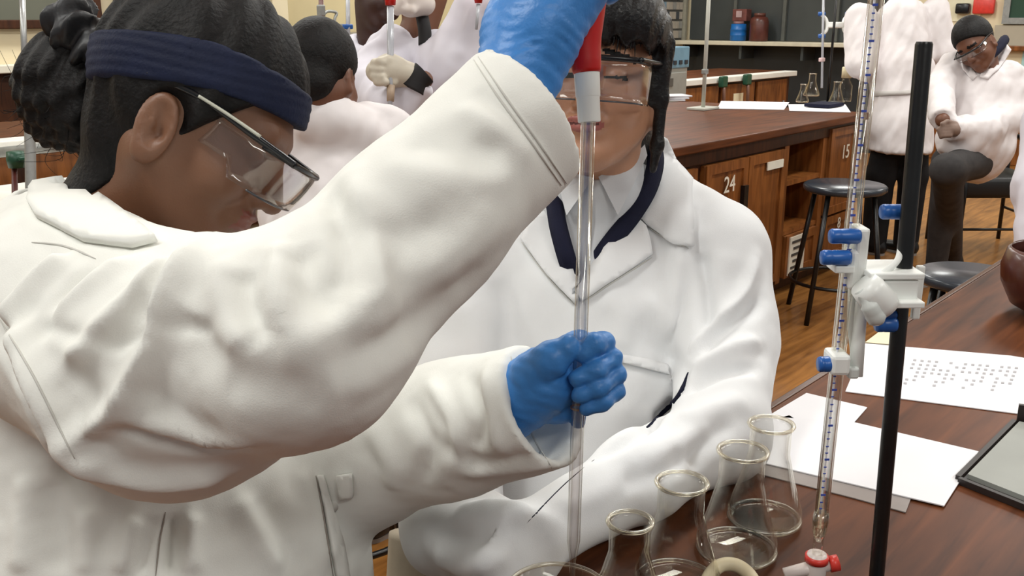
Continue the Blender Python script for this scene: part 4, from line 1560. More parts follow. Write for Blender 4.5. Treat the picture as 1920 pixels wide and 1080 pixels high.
# collar fold, front edge, cuffs, seams
obj('collar', patch(bvA, [(62, 352), (118, 342), (180, 376), (240, 418), (298, 458), (250, 470), (160, 458), (70, 412), (56, 388)], .004, .004, 12), coat_warm, coA)
obj('front_edge', patch(bvA, [(594, 892), (609, 890), (628, 960), (648, 1085), (628, 1085), (606, 960)], .003, .003, 9), coat_warm, coA)
obj('seam', seam(bvA, [(592, 892), (603, 950), (624, 1080)], .0009), seam_dark, coA)
obj('seam', seam(bvA, [(310, 960), (300, 1010), (292, 1080)], .0008), seam_dark, coA)
obj('seam', seam(bvA, [(60, 455), (120, 462), (180, 486)], .0008), seam_grey, coA)
obj('seam', seam(bvA, [(-5, 590), (60, 700), (110, 800), (140, 860)], .0008), seam_grey, coA)
for off in (16, 26):
    obj('cuff_stitch', seam(bvA, [(905 - off * .8, 90 + off * .6), (955 - off, 160 + off * .55), (1015 - off, 245 + off * .5), (1078 - off, 338 + off * .35)], .0009), seam_grey, coA)
obj('cuff_stitch', seam(bvA, [(958, 668), (968, 740), (1000, 820), (1040, 886)], .0009), seam_grey, coA)
obj('pocket', patch(bvA, [(634, 890), (662, 886), (664, 928), (640, 934)], .003, .002, 9), coat_warm, coA)
obj('button', lathe([(0, 0), (.006, 0), (.006, .002), (0, .0025)], A(cast(bvA, 622, 950)[0]), 14, axis=A(cast(bvA, 622, 950)[1])), seam_grey, coA)


def trousers(name, parent, hips, knees, ankles, r, mat, h=.008, extra=None):
    def f(p):
        d = None
        for a, b, c in zip(hips, knees, ankles):
            e = chain(p, [a, b, c], r, .03)
            d = e if d is None else smin(d, e, .04)
        return d
    lo, hi = bounds(list(hips) + list(knees) + list(ankles), max(r) + .02)
    V, Q = sdf_mesh(f, lo, hi, h)
    return obj(name, (V, Q), mat, parent)


def shoe(parent, heel, toe, mat=shoe_black, r=.042, sole=sole_grey):
    heel = A(heel); toe = A(toe); up = Z * r

    def f(p):
        d = smin(seg(p, heel + up, toe + up * .75, r, r * .82), seg(p, heel + up * 1.2, heel + up * 2.0, r * .9, r * .8), .03)
        return smax(d, -(p[:, 2] - heel[2] - .012), .006)
    V, Q = sdf_mesh(f, *bounds([heel, toe, heel + up * 2.5], r + .02), .005)
    o = obj('shoe', (V, Q), mat, parent)
    d = (toe - heel) / np.linalg.norm(toe - heel); s_ = np.cross(Z, d)
    out = []
    for k in range(24):
        a = 2 * math.pi * k / 24
        e = toe if math.cos(a) > 0 else heel
        out.append(e + d * math.cos(a) * r * .9 + s_ * math.sin(a) * r * .85 + Z * 0)
    obj('sole', slab(out, Z, .014), sole, o, smooth=False)
    return o


trousers('trousers', pA, [hipA + np.array([0, .09 * s_, -.05]) for s_ in (-1, 1)], [np.array([-.34, 1.0 + .1 * s_, .48]) for s_ in (-1, 1)],
         [np.array([-.37, 1.0 + .1 * s_, .06]) for s_ in (-1, 1)], [.11, .085, .065], black_cloth, .01)
for s_ in (-1, 1):
    shoe(pA, [-.39, 1.0 + .1 * s_, 0], [-.22, 1.0 + .1 * s_, 0])


# gloved hands of the nearest pupil
def hand_mesh(name, parts, k, h, mat, parent, wr=None):
    """parts: chains [(points, radii), ...] blended into one gloved hand"""
    def f(p):
        d = None
        for pts, rad in parts:
            e = chain(p, pts, rad, .006)
            d = e if d is None else smin(d, e, k)
        if wr is not None: d = d + wr(p)
        return d
    allp = np.concatenate([A(a) for a, _ in parts])
    V, Q = sdf_mesh(f, *bounds(allp, .05), h)
    return obj(name, (V, Q), mat, parent)


axR = P(1052, -40, .745) - P(965, 150, .735); axR = axR / np.linalg.norm(axR)
sdR = np.cross(axR, CF)


def wrinkR(p):
    q = p - P(1000, 60, .735).astype(np.float32)
    a = q @ axR.astype(np.float32); b = q @ sdR.astype(np.float32)
    ph = a * 520 + b * 210 + 2.2 * np.sin(b * 120) + 1.4 * np.sin(a * 90)
    fade = np.clip((.075 - a) / .06, .25, 1)
    nz_ = vnoise(p * 38.0); n2_ = vnoise(p * 75.0 + 9)
    return .0009 * np.sin(ph * 1.25 + 3.4 * nz_) * fade * (.55 + .6 * n2_) + .0006 * n2_


bulb = lambda v: P(1094, v, .765)
hand_mesh('glove', [
    ([P(960, 150, .735), P(998, 70, .742), P(1040, -10, .75)], [.0315, .0325, .032]),
    ([P(975, 60, .75), P(1010, -30, .765)], [.030, .031]),
    ([P(1020, 100, .735), P(1012, 160, .735)], [.020, .0135]),
    ([P(1030, 40, .735), P(1085, -20, .74)], [.026, .022]),
    # fingers close round the far side of the bulb, above the frame
    ([P(1045, -55, .765), P(1090, -62, .79), P(1130, -40, .795), P(1142, -12, .778)], [.013, .0115, .0105, .009]),
    ([P(1040, -85, .77), P(1092, -95, .795), P(1136, -76, .80), P(1150, -46, .78)], [.013, .0115, .0105, .009]),
    ([P(1035, -118, .77), P(1090, -130, .795), P(1134, -112, .80), P(1148, -82, .78)], [.0125, .011, .010, .0088]),
    ([P(1030, -146, .77), P(1080, -160, .79), P(1120, -146, .795), P(1132, -120, .78)], [.0115, .010, .009, .008]),
    # thumb on the near side
    ([P(1050, -10, .735), P(1100, -48, .728), P(1122, -84, .735)], [.018, .0135, .0105]),
], .016, .0026, glove_blue, pA, wrinkR)


def wrinkL(p):
    return .0003 * np.sin(p @ np.array([300, 100, 420], np.float32) + 2 * np.sin(p @ np.array([-90, 60, 130], np.float32)))


px = .83
hand_mesh('glove', [
    ([P(930, 775, .885), P(985, 738, .862), P(1020, 715, .852), P(1085, 690, .862)], [.034, .031, .030, .022]),
    ([P(1085, 655, .865), P(1105, 740, .865)], [.018, .016]),
    ([P(1085, 700, .866), P(1130, 690, .868)], [.022, .018]),
    ([P(998, 760, .86), P(1050, 762, .862)], [.016, .016]),
    # index
    ([P(1112, 652, .866), P(1130, 644, .842), P(1114, 646, .824), P(1094, 663, .823)], [.0105, .0098, .0094, .0086]),
    # middle
    ([P(1128, 672, .868), P(1147, 672, .842), P(1118, 694, .822), P(1083, 709, .822)], [.0092, .0086, .0084, .0080]),
    # ring
    ([P(1134, 700, .868), P(1155, 702, .843), P(1124, 726, .823), P(1087, 741, .824)], [.0090, .0082, .0080, .0076]),
    # little
    ([P(1132, 726, .868), P(1154, 733, .845), P(1130, 753, .828), P(1100, 766, .829)], [.0086, .0078, .0074, .0068]),
    # thumb over the top
    ([P(1000, 705, .842), P(1032, 675, .826), P(1064, 652, .822)], [.021, .0155, .0115]),
    ([P(1083, 765, .858), P(1084, 790, .856)], [.0075, .0068]),
], .0018, .0017, glove_blue, pA, wrinkL)

# ------------------------------------------------------------------ pipette held by that pupil
pt_ = P(1103, 228, .775); pb_ = P(1072, 1105, .884)
dP = (pb_ - pt_) / np.linalg.norm(pb_ - pt_)
tp = thing('pipette', 'long glass pipette held upright by the blue gloves', 'pipette', pb_)
L_ = np.linalg.norm(pb_ - pt_)
V, Fc = lathe([(.0019, 0), (.0030, .03), (.0060, .05), (.0060, L_), (.0040, L_), (.0040, .05), (.0015, .03), (.0010, 0)], pb_, 24, axis=-dP)
obj('glass_tube', (V, Fc), GLASS('pipette_glass', refl=1.0, base=.06, tint=(248, 247, 247), rough=.08, power=2.2), tp)
obj('ring_mark', lathe([(.0062, -.001), (.0068, -.001), (.0068, .001), (.0062, .001)], P(1084, 764, .842), 20, axis=dP, closed=True), M('ring_amber', (170, 130, 92), .4), tp)
tf_ = thing('pipette_filler', 'red rubber bulb with white collar on top of the glass pipette', 'pipette filler', pt_)
ctop = P(1100, 135, .772)
cbot = P(1105, 229, .776)
ax = ctop - cbot; Lc = np.linalg.norm(ax)
obj('collar', lathe([(.0045, 0), (.0088, 0), (.0092, .001), (.0094, Lc * .49), (.0096, Lc * .5), (.0100, Lc * .52), (.0104, Lc), (.003, Lc)], cbot, 32, axis=ax), white_plastic, tf_, auto=35)
btop = P(1084, -75, .765); ab = btop - ctop; Lb = np.linalg.norm(ab)
obj('bulb', lathe([(.003, -.001), (.0108, -.001), (.0118, .002), (.0124, .010), (.0126, .016), (.0140, Lb * .30), (.0175, Lb * .48), (.021, Lb * .66), (.0215, Lb * .78), (.016, Lb * .93), (0, Lb)], ctop, 32, axis=ab), red_rubber, tf_)
obj('side_port', tube([P(1088, 112, .772), P(1062, 113, .77)], [.0052, .0045], 14), red_rubber, tf_)
# ------------------------------------------------------------------ pupil across the corner of the bench (centre)
TB = 1.20
FBd = -CF * .95 - CR * .22 - CU * .10
UBd = CU + CR * .10
hB = Head(P(1112, 142, TB) - (A(FBd) / np.linalg.norm(FBd)) * -.0, FBd, UBd, 1.0)
hB.o = P(1112, 140, TB) - hB.R[0] * .06
footB = np.array([.10, 1.45, 0])
pB = thing('person', 'pupil in white lapelled coat over navy jumper, arms folded on the near bench', 'person', footB)
nB0 = P(1130, 250, 1.30); nB1 = P(1120, 420, 1.37)
shBR = P(1335, 480, 1.34); shBL = P(880, 500, 1.38)
elBR = P(1352, 812, 1.165); wrBR = P(1000, 1008, .972)
elBL = P(850, 985, 1.10); wrBL = P(985, 1040, .93)
hipB = np.array([.10, 1.45, .62])


def bodyB(p):
    d = hB.sdf(p)
    d = smin(d, seg(p, nB0, nB1, .052, .058), .03)
    d = smin(d, chain(p, [nB1, (nB1 + hipB) / 2, hipB], [.07, .10, .11], .03), .03)
    d = smin(d, chain(p, [nB1, shBR, P(1358, 640, 1.295), elBR, P(1200, 893, 1.05)], [.045, .035, .03, .028, .02], .02), .02)
    d = smin(d, chain(p, [nB1, shBL, P(855, 760, 1.265), elBL, wrBL + (elBL - wrBL) * .3], [.045, .035, .03, .03, .02], .02), .02)
    # clasped hands under the sleeve ends
    
    return d


lo, hi = bounds([hB.o - .12, hB.o + .12, shBR, shBL, elBR, wrBR, elBL, wrBL, hipB], .08)
hi[2] = max(hi[2], hB.o[2] + .16)
V, Q = sdf_mesh(bodyB, lo, hi, .0032)
ids = face_mats(V, Q, hB, [(1, lambda c: ((c[:, 1] / .0235) ** 2 + ((c[:, 2] + .0635) / .0105) ** 2 < 1) & (c[:, 0] > .08)),
                           (2, lambda c: (c[:, 0] > .06) & (np.abs(np.abs(c[:, 1]) - .034) < .019) & (np.abs(c[:, 2] - .023 + (np.abs(c[:, 1]) - .03) * .25) < .0035)),
                           (2, lambda c: (c[:, 0] > .06) & (np.abs(np.abs(c[:, 1]) - .031) < .0145) & (np.abs(c[:, 2] + .005) < .0022)),
                           (3, lambda c: (np.abs(c[:, 1]) < .019) & (np.abs(c[:, 2] + .0632) < .0014) & (c[:, 0] > .09))])
o = obj('body', (V, Q), [skin_b, lip_b, hair_soft, M('mouth_line', (92, 48, 44), .6)], pB); set_ids(o, ids)


def hairB(p):
    q = hB.loc(p)
    g = .016
    d = ell(q, (-.014, 0, .036), (.098 + g, .0765 + g, .094 + g))
    front = smin(ell(q, (.058, 0, .072), (.062, .066, .052)), ell(q, (.05, .03, .06), (.055, .05, .05)), .02)
    lkz = np.clip((q[:, 2] - .0) / .03, .15, 1)
    st = .0012 * np.sin(q[:, 1] * 420 + 1.5 * np.sin(q[:, 2] * 30)) + .0010 * np.sin(q[:, 1] * 900 + 3 * np.sin(q[:, 2] * 60))
    # face opening below the fringe
    face = np.maximum(-(q[:, 2] - .040 - .010 * np.sin(q[:, 1] * 300) - .9 * np.maximum(np.abs(q[:, 1]) - .05, 0)), 0)
    keep_back = -(q[:, 0] - .012)                  # >0 behind
    opening = smax(q[:, 2] - (.036 + .006 * np.sin(q[:, 1] * 260)), -(q[:, 0] - .028), .01)
    d = smin(d, front, .02)
    d = smax(d, -opening, .006)
    d = smax(d, -(q[:, 2] + .05), .02)
    # long sides and back
    for s_ in (-1, 1):
        lk = chain(q, [(.016, s_ * .080, .05), (.012, s_ * .083, -.02), (.008, s_ * .083, -.08), (.004, s_ * .080, -.112)], [.013, .0085, .0075, .005], .01)
        d = smin(d, lk, .012)
    bk = chain(q, [(-.08, 0, .0), (-.09, 0, -.09), (-.08, 0, -.17)], [.07, .062, .04], .03)
    d = smin(d, bk, .03)
    # ear shows on her left side
    d = smax(d, -ell(q, (-.006, .088, .012), (.012, .02, .014)), .004)
    return (d + st * lkz) * hB.k


V, Q = sdf_mesh(hairB, hB.o - .26, hB.o + .2, .0035)
obj('hair', (V, Q), hair_black, pB)
rr = np.random.default_rng(5)
ro, ti = [], []
for k in range(60):
    y = rr.uniform(-.05, .065)
    a = hB.world((.098 - y * y * 8, y, .075)); b = hB.world((.108 - y * y * 9, y * 1.05 + rr.normal(0, .003), .026 + rr.uniform(-.006, .014)))
    ro.append(a); ti.append(b)
strands('fringe', ro, ti, .0016, hair_black, pB, .002, 4)
gB = glasses(hB, pB, xf=.118, zt=.014, drop=.050, bar_r=.0036)


# white shirt and navy jumper under the coat
def innerB(p):
    d = chain(p, [P(1120, 352, 1.345), P(1115, 400, 1.37), P(1105, 600, 1.40), hipB], [.066, .085, .125, .13], .05)
    d = smax(d, -seg(p, P(1116, 280, 1.30), P(1112, 200, 1.26), .046, .07), .01)
    return smax(d, -(p[:, 2] - .68), .005)


V, Q = sdf_mesh(innerB, *bounds([P(1115, 330, 1.34), P(1000, 640, 1.40), hipB], .17), .005)
V = ripple(V, Q, .003, .05, 2)
inB = obj('shirt', (V, Q), shirt_grey, pB)
bvi = bvh_of(V, Q)


def coatB(p):
    tor = chain(p, [P(1105, 560, 1.41), P(1100, 760, 1.40), P(1070, 960, 1.37), hipB], [.150, .160, .165, .19], .05)
    q = p - P(1100, 620, 1.40).astype(np.float32)
    sl_ = chain(p, [P(1190, 375, 1.40), shBR], [.070, .079], .03)
    sr_ = chain(p, [P(1040, 390, 1.42), shBL], [.070, .079], .03)
    chest = chain(p, [P(1240, 590, 1.37), P(975, 590, 1.40)], [.105, .105], .04)
    d = smin(tor, chest, .05)
    d = smin(d, sl_, .05); d = smin(d, sr_, .05)
    a1 = chain(p, [shBR, P(1358, 640, 1.29), elBR, P(1200, 893, 1.05), wrBR], [.081, .068, .055, .043, .038], .03)
    a1 = smax(a1, plane(p, wrBR, wrBR - P(1200, 893, 1.05)), .004)
    d = smin(d, a1, .006)
    a2 = chain(p, [shBL, P(855, 760, 1.26), elBL, wrBL], [.078, .070, .055, .044], .03)
    a2 = smax(a2, plane(p, wrBL, wrBL - elBL), .004)
    d = smin(d, a2, .014)
    # V opening: cleared down to a point on the chest
    vt = P(1085, 560, 1.24)
    A1 = P(1230, 280, 1.30); A2 = P(1030, 350, 1.34)
    back = CF
    n1 = np.cross(A1 - vt, back); n1 = n1 / np.linalg.norm(n1); n1 = n1 if n1 @ CR > 0 else -n1
    n2 = np.cross(A2 - vt, back); n2 = n2 / np.linalg.norm(n2); n2 = n2 if n2 @ CR < 0 else -n2
    wedge = smax(smax(plane(p, vt, n1), plane(p, vt, n2), .004), plane(p, P(1100, 400, 1.42), CF), .004)
    d = smax(d, -wedge, .006)
    d = smax(d, -seg(p, P(1120, 420, 1.37), P(1112, 200, 1.30), .068, .085), .01)
    return smax(d, -(p[:, 2] - .50), .004)


lo, hi = bounds([P(760, 430, 1.4), P(1440, 330, 1.45), shBR, elBR, wrBR, elBL, wrBL, hipB - Z * .12 + U * .2, hipB - U * .2, hipB + N * .2], .1)
V, Q = sdf_mesh(coatB, lo, hi, .005)
V = relax(V, Q, 2)
V = folds(V, Q, [
    ([(1285, 390), (1275, 470), (1265, 560), (1250, 640)], .012, .016),
    ([(1310, 470), (1322, 540), (1325, 620)], -.014, .012),
    ([(1420, 480), (1390, 560), (1330, 620), (1290, 670)], .010, .010),
    ([(1430, 560), (1370, 610), (1310, 660)], -.010, .011),
    ([(1425, 640), (1360, 660), (1300, 700)], .011, .011),
    ([(1420, 690), (1350, 700), (1290, 735)], -.012, .010),
    ([(1400, 750), (1330, 770), (1270, 790)], .008, .016),
    ([(1240, 560), (1180, 600), (1160, 660)], .007, .02),
    ([(1180, 560), (1230, 640), (1280, 690)], -.007, .02),
    ([(1120, 560), (1200, 590), (1260, 640)], .006, .02),
    ([(1380, 790), (1320, 830), (1300, 880)], -.007, .014),
    ([(1340, 800), (1270, 830), (1200, 870)], .006, .014),
    ([(1290, 850), (1230, 890), (1160, 900)], -.006, .014),
    ([(1180, 870), (1120, 930), (1050, 950)], .004, .012),
    ([(850, 960), (930, 950), (1000, 960)], .007, .016),
    ([(790, 990), (860, 1010), (950, 990)], -.008, .016),
    ([(810, 1040), (880, 1060), (960, 1030)], .008, .016),
    ([(860, 560), (900, 640), (890, 720)], .007, .02),
    ([(930, 520), (950, 600), (940, 690)], -.006, .02),
    ([(1290, 690), (1270, 745), (1215, 800), (1120, 860)], -.014, .009),
])
V = ripple(V, Q, .0024, .06, 5)
bvB = bvh_of(V, Q)
coB = obj('lab_coat', (V, Q), coat_cool, pB)
for ln, r_ in (([(1290, 698), (1268, 748), (1212, 802)], .0034), ([(1126, 852), (1086, 884), (1040, 926), (970, 1000)], .0011)):
    obj('jumper_gap', seam(bvB, ln, r_, -.0007, 5), navy_dark, coB)
# collar and lapels as folded cloth
obj('collar', patch(bvB, [(1228, 262), (1246, 272), (1262, 310), (1296, 345), (1296, 464), (1268, 460), (1212, 424), (1190, 400), (1216, 350), (1230, 310)], .006, .004, 10), coat_cool, coB)
obj('lapel', patch(bvB, [(1186, 404), (1212, 428), (1222, 480), (1160, 520), (1092, 566), (1088, 552), (1130, 480)], .006, .004, 10), coat_cool, coB)
obj('lapel', patch(bvB, [(1034, 400), (1050, 470), (1086, 556), (1080, 572), (1030, 520), (978, 452), (1000, 410)], .006, .004, 10), coat_cool, coB)
obj('pocket_hem', patch(bvB, [(1150, 660), (1256, 687), (1252, 704), (1148, 676)], .005, .002, 8), coat_cool, coB)
for ln in ([(1214, 426), (1250, 448), (1290, 466)], [(1222, 484), (1160, 522), (1092, 568)], [(978, 455), (1030, 522), (1078, 572)]):
    obj('seam', seam(bvB, ln, .0012, .002), seam_grey, coB)
# navy jumper edges inside the V, shirt collar and buttons
def ribbon(pts, w, th):
    p = smooth_path([P(*x) for x in pts], 6)
    g = []
    T = np.gradient(p, axis=0)
    for q_, t_ in zip(p, T):
        sd = np.cross(t_, CF); sd = sd / np.linalg.norm(sd)
        g.append([q_ - sd * w + CF * w * .6, q_ - sd * w * .3, q_ + sd * w * .3, q_ + sd * w + CF * w * .6])
    return sheet(np.array(g), th)


obj('jumper_edge', ribbon([(1216, 258, 1.335), (1230, 296, 1.312), (1218, 350, 1.292), (1186, 404, 1.280), (1152, 446, 1.274), (1124, 486, 1.278), (1094, 545, 1.32)], .0105, .005), navy_dark, inB)
obj('jumper_edge', ribbon([(1030, 350, 1.31), (1040, 384, 1.285), (1046, 420, 1.265), (1056, 460, 1.255), (1068, 500, 1.262), (1088, 560, 1.32)], .0105, .005), navy_dark, inB)
obj('shirt_collar', slab([P(1122, 332, 1.272), P(1150, 312, 1.282), P(1206, 262, 1.315), P(1213, 292, 1.305), P(1190, 340, 1.282), P(1158, 404, 1.262)], -CF, .004), shirt_grey, inB, smooth=False)
obj('shirt_collar', slab([P(1112, 334, 1.272), P(1060, 322, 1.30), P(1046, 346, 1.30), P(1062, 404, 1.272)], -CF, .004), shirt_grey, inB, smooth=False)
obj('seam', seam(bvi, [(1112, 360), (1108, 430), (1100, 500)], .0014, .004), seam_grey, inB)
# navy cuff at the wrist
dW = wrBR - P(1200, 893, 1.05); dW = dW / np.linalg.norm(dW)
obj('jumper_cuff', lathe([(.030, -.02), (.0365, -.018), (.0365, .003), (.033, .006), (.0, .007)], wrBR, 28, axis=dW), navy, pB)
kn = [hipB + U * .1 * s_ - N * .15 for s_ in (-1, 1)]
trousers('trousers', pB, [hipB + U * .09 * s_ for s_ in (-1, 1)], kn, [k_ * np.array([1, 1, 0]) + Z * .07 for k_ in kn], [.10, .08, .06], black_cloth, .01)
for k_ in kn:
    shoe(pB, k_ * np.array([1, 1, 0]) + N * .05, k_ * np.array([1, 1, 0]) - N * .12)
obj('coat_skirt', tube(smooth_path([P(775, 1000, 1.36), P(770, 1090, 1.36), P(760, 1200, 1.36)]), [.035] * 17, 14), beige_cloth, coB)


# ------------------------------------------------------------------ background people
def bg_person(label, foot, head, neck1, torso, tor_r, arms, legs, skin, coatmat, trm, hair=None, h=.008, extra=None, shoes=True, coat_cut=None, leg_r=(.095, .075, .055)):
    """head: Head or None; torso: points; arms: list of (points, radii, cut?) ; legs: list of 3 points"""
    t = thing('person', label, 'person', foot)

    nt_ = len(torso) if coat_cut is None else len(torso) - 1

    def body(p):
        d = None
        if head is not None:
            d = head.sdf(p)
            d = smin(d, seg(p, head.world((-.02, 0, -.06)), neck1, .052 * head.k, .058), .03)
        e = chain(p, torso[:nt_], [r * (.72 if coat_cut is None else .55) for r in tor_r[:nt_]], .03)
        d = e if d is None else smin(d, e, .03)
        for pts, rad in arms:
            d = smin(d, chain(p, pts, [r * .62 for r in rad], .02), .02)
        return d
    allp = [A(x) for x in torso] + [A(x) for a in arms for x in a[0]] + [A(neck1)]
    if head is not None: allp += [head.o - .1, head.o + .1]
    V, Q = sdf_mesh(body, *bounds(allp, .12), h * .75)
    ids = np.zeros(len(Q), int)
    if head is not None:
        ids = face_mats(V, Q, head, [(1, lambda c: (c[:, 0] > .07) & (np.abs(np.abs(c[:, 1]) - .033) < .02) & (np.abs(c[:, 2] - .0225) < .006))])
    o = obj('body', (V, Q), [skin, hair_soft], t); set_ids(o, ids)

    def coat(p):
        d = chain(p, torso, tor_r, .05)
        for pts, rad in arms:
            a = chain(p, pts, rad, .03)
            e = A(pts[-1]); dd = e - A(pts[-2]); dd = dd / np.linalg.norm(dd)
            a = smax(a, plane(p, e - dd * .0, dd), .006)
            d = smin(d, a, .045)
        if head is not None:
            d = smax(d, -seg(p, neck1, head.world((-.0, 0, -.05)), .058, .07), .01)
        if coat_cut is not None: d = smax(d, coat_cut(p), .006)
        if extra is not None: d = smin(d, extra(p), .03)
        return d
    V, Q = sdf_mesh(coat, *bounds(allp, .26), h)
    V = relax(V, Q, 1)
    V = ripple(V, Q, .0085, .05, 11, (Z + CR * .35, 3.5)); V = ripple(V, Q, .0015, .05, 13)
    c = obj('lab_coat', (V, Q), coatmat, t)
    if legs:
        trousers('trousers', t, [l[0] for l in legs], [l[1] for l in legs], [l[2] for l in legs], list(leg_r), trm, h)
        if shoes is not False:
            for l in legs:
                a = A(l[2]); a = a * np.array([1, 1, 0])
                d = shoes_dir(l) if shoes is True else A(shoes)
                shoe(t, a - d * .04, a + d * .15)
    if head is not None and hair is not None:
        V, Q = sdf_mesh(lambda p: hair(p, head), head.o - .2 * head.k, head.o + .2 * head.k, .005)
        obj('hair', (V, Q), hair_soft, t)
    return t, c, bvh_of(*_last(c))


def _last(o):
    me = o.data; loc = A(root_of(o).location)
    V = np.array([list(v.co) for v in me.vertices]) + loc
    return V, [list(p.vertices) for p in me.polygons]


def shoes_dir(l):
    d = A(l[1]) - A(l[0]); d[2] = 0
    n_ = np.linalg.norm(d)
    return d / n_ if n_ > .05 else -CF * np.array([1, 1, 0])


def cap_hair(p, head, low=-.055, front=.045, g=.008):
    q = head.loc(p)
    d = ell(q, (-.014, 0, .036), (.098 + g, .0765 + g, .092 + g))
    d = d + .0015 * np.sin(q[:, 0] * 500) * np.sin(q[:, 1] * 480) * np.sin(q[:, 2] * 510)
    # hairline: front at z=front, slopes to the nape
    line = np.where(q[:, 0] > .0, front + 0 * q[:, 0], low - .05 + (q[:, 0] + .1) * .5 * 0)
    cut = line - q[:, 2]
    ln = (front - low) / .13
    cut2 = (low + np.clip((q[:, 0] + .06) * ln, 0, 1)) - q[:, 2]
    return smax(d, cut2, .006) * head.k


# F: short haired pupil with the back to us
TF = 2.3
FFd = CF * .96 + CR * .28 - CU * .2
hF = Head(P(605, 140, TF), FFd, CU * 1.0 + CF * .12, .98)
base = P(628, 560, 2.36); base[2] = .62
footF = P(716, 985, 2.62)
lf = [[base - CR * .09, base - CR * .10 + N * .0 + CF * .30 - Z * .02, None], [base + CR * .09, P(700, 860, 2.62), None]]
lf[0][2] = np.array([lf[0][1][0], lf[0][1][1], .08])
fpos = G(716, 1000, .0)
lf[1][1] = np.array([fpos[0] - .02, fpos[1] - .05, .52]); lf[1][2] = np.array([fpos[0], fpos[1], .08])
tF, cF, bF = bg_person('pupil with short black hair seen from behind in a pale coat', base * np.array([1, 1, 0]), hF, P(620, 240, 2.36),
                       [P(628, 290, 2.40), P(625, 420, 2.40), base], [.13, .165, .18],
                       [([P(715, 262, 2.40), P(735, 400, 2.48), P(760, 470, 2.75)], [.085, .075, .06]), ([P(560, 262, 2.38), P(545, 400, 2.46), P(560, 470, 2.72)], [.085, .075, .06])],
                       lf, skin_d, coat_pink, black_cloth, lambda p, h_: smin(cap_hair(p, h_, low=-.085), smax(ell(h_.loc(p), (-.055, 0, -.045), (.05, .056, .05)), h_.loc(p)[:, 0] + .02, .01), .02), .008, shoes=A((fpos - base) * np.array([1, 1, 0]) / np.linalg.norm((fpos - base)[:2]) * .6 + CR * .4),
                       extra=lambda p: chain(p, [P(590, 226, 2.285), P(632, 230, 2.30), P(700, 262, 2.38)], [.055, .055, .075], .03))

# G: dark faced pupil beyond, head cut by the top of the frame
TG = 3.4
hG = Head(P(716, -15, TG), CR * .55 - CU * .55 - CF * .5, CU * .9 + CR * .35, 1.0)
bG = P(690, 420, TG + .12); bG = np.array([bG[0], bG[1], .8])
tG, cG, bvG = bg_person('dark skinned pupil bending over a pipette behind the short haired head', bG * np.array([1, 1, 0]), hG, P(700, 75, TG + .05),
                        [P(690, 130, TG + .1), P(692, 300, TG + .12), bG], [.12, .15, .16],
                        [([P(675, 110, TG + .1), P(660, 200, TG + .15), P(690, 260, TG)], [.075, .065, .05])],
                        [[bG + CR * .09 * s_, bG * np.array([1, 1, .55]) + CR * .09 * s_, bG * np.array([1, 1, 0]) + CR * .09 * s_ + Z * .08] for s_ in (-1, 1)],
                        skin_e, coat_lav, black_cloth, cap_hair, .01)

# H: pupil with latex gloves, arm bent across the picture
TH = 2.95
hH = Head(P(782, -45, TH + .05), -CR * .75 - CU * .55 - CF * .25, CU * .9 - CR * .45, 1.0)
bH = P(800, 470, TH + .1); bH = np.array([bH[0], bH[1], .8])
tH, cH, bvH = bg_person('pupil with cream latex gloves and black cuffs raising a pipette, arm bent', bH * np.array([1, 1, 0]), hH, P(782, 62, TH + .05),
                        [P(770, 140, TH + .12), P(775, 260, TH + .14), bH], [.115, .15, .16],
                        [([P(735, 100, TH), P(690, 165, TH - .08), P(735, 200, TH - .22), P(795, 150, TH - .25)], [.085, .075, .06, .042]),
                         ([P(820, 110, TH - .05), P(850, 130, TH - .12), P(905, 20, TH - .15), P(925, -30, TH - .15)], [.08, .085, .078, .06])],
                        [[bH + CR * .09 * s_, bH * np.array([1, 1, .55]) + CR * .09 * s_, bH * np.array([1, 1, 0]) + CR * .09 * s_ + Z * .08] for s_ in (-1, 1)],
                        skin_d, coat_lav, black_cloth, cap_hair, .009)
q0 = P(795, 150, TH - .26)
obj('jumper_cuff', tube(smooth_path([P(796, 136, TH - .28), P(782, 150, TH - .28), P(772, 168, TH - .28)]), [.036] * 17, 16), M('cuff_black', (22, 20, 22), .8), tH)


def gl_h(p):
    d = chain(p, [P(765, 140, TH - .28), P(730, 132, TH - .3), P(706, 134, TH - .3)], [.036, .042, .03], .02)
    for k, (u_, v_) in enumerate(((703, 118), (700, 130), (702, 143), (708, 153))):
        d = smin(d, chain(p, [P(738, v_ + 2, TH - .32), P(u_, v_, TH - .33), P(u_ + 16, v_ + 1, TH - .345)], [.012, .0115, .010], .006), .006)
    d = smin(d, chain(p, [P(750, 118, TH - .31), P(728, 112, TH - .335), P(712, 114, TH - .345)], [.014, .012, .010], .006), .008)
    return d


V, Q = sdf_mesh(gl_h, *bounds([P(765, 140, TH - .28), P(700, 130, TH - .34)], .07), .004)
obj('glove', (V, Q), glove_tan, tH)


def gl_h2(p):
    d = chain(p, [P(795, 8, TH - .1), P(770, 2, TH - .12), P(752, -8, TH - .12)], [.034, .042, .032], .02)
    for k in range(4):
        d = smin(d, chain(p, [P(770 - k * 8, -22 + k * 6, TH - .15), P(752 - k * 5, 2 + k * 5, TH - .17), P(760 - k * 5, 14 + k * 3, TH - .16)], [.012, .011, .010], .006), .006)
    d = smin(d, chain(p, [P(785, 10, TH - .13), P(772, 20, TH - .16), P(756, 18, TH - .165)], [.014, .012, .010], .006), .008)
    return d


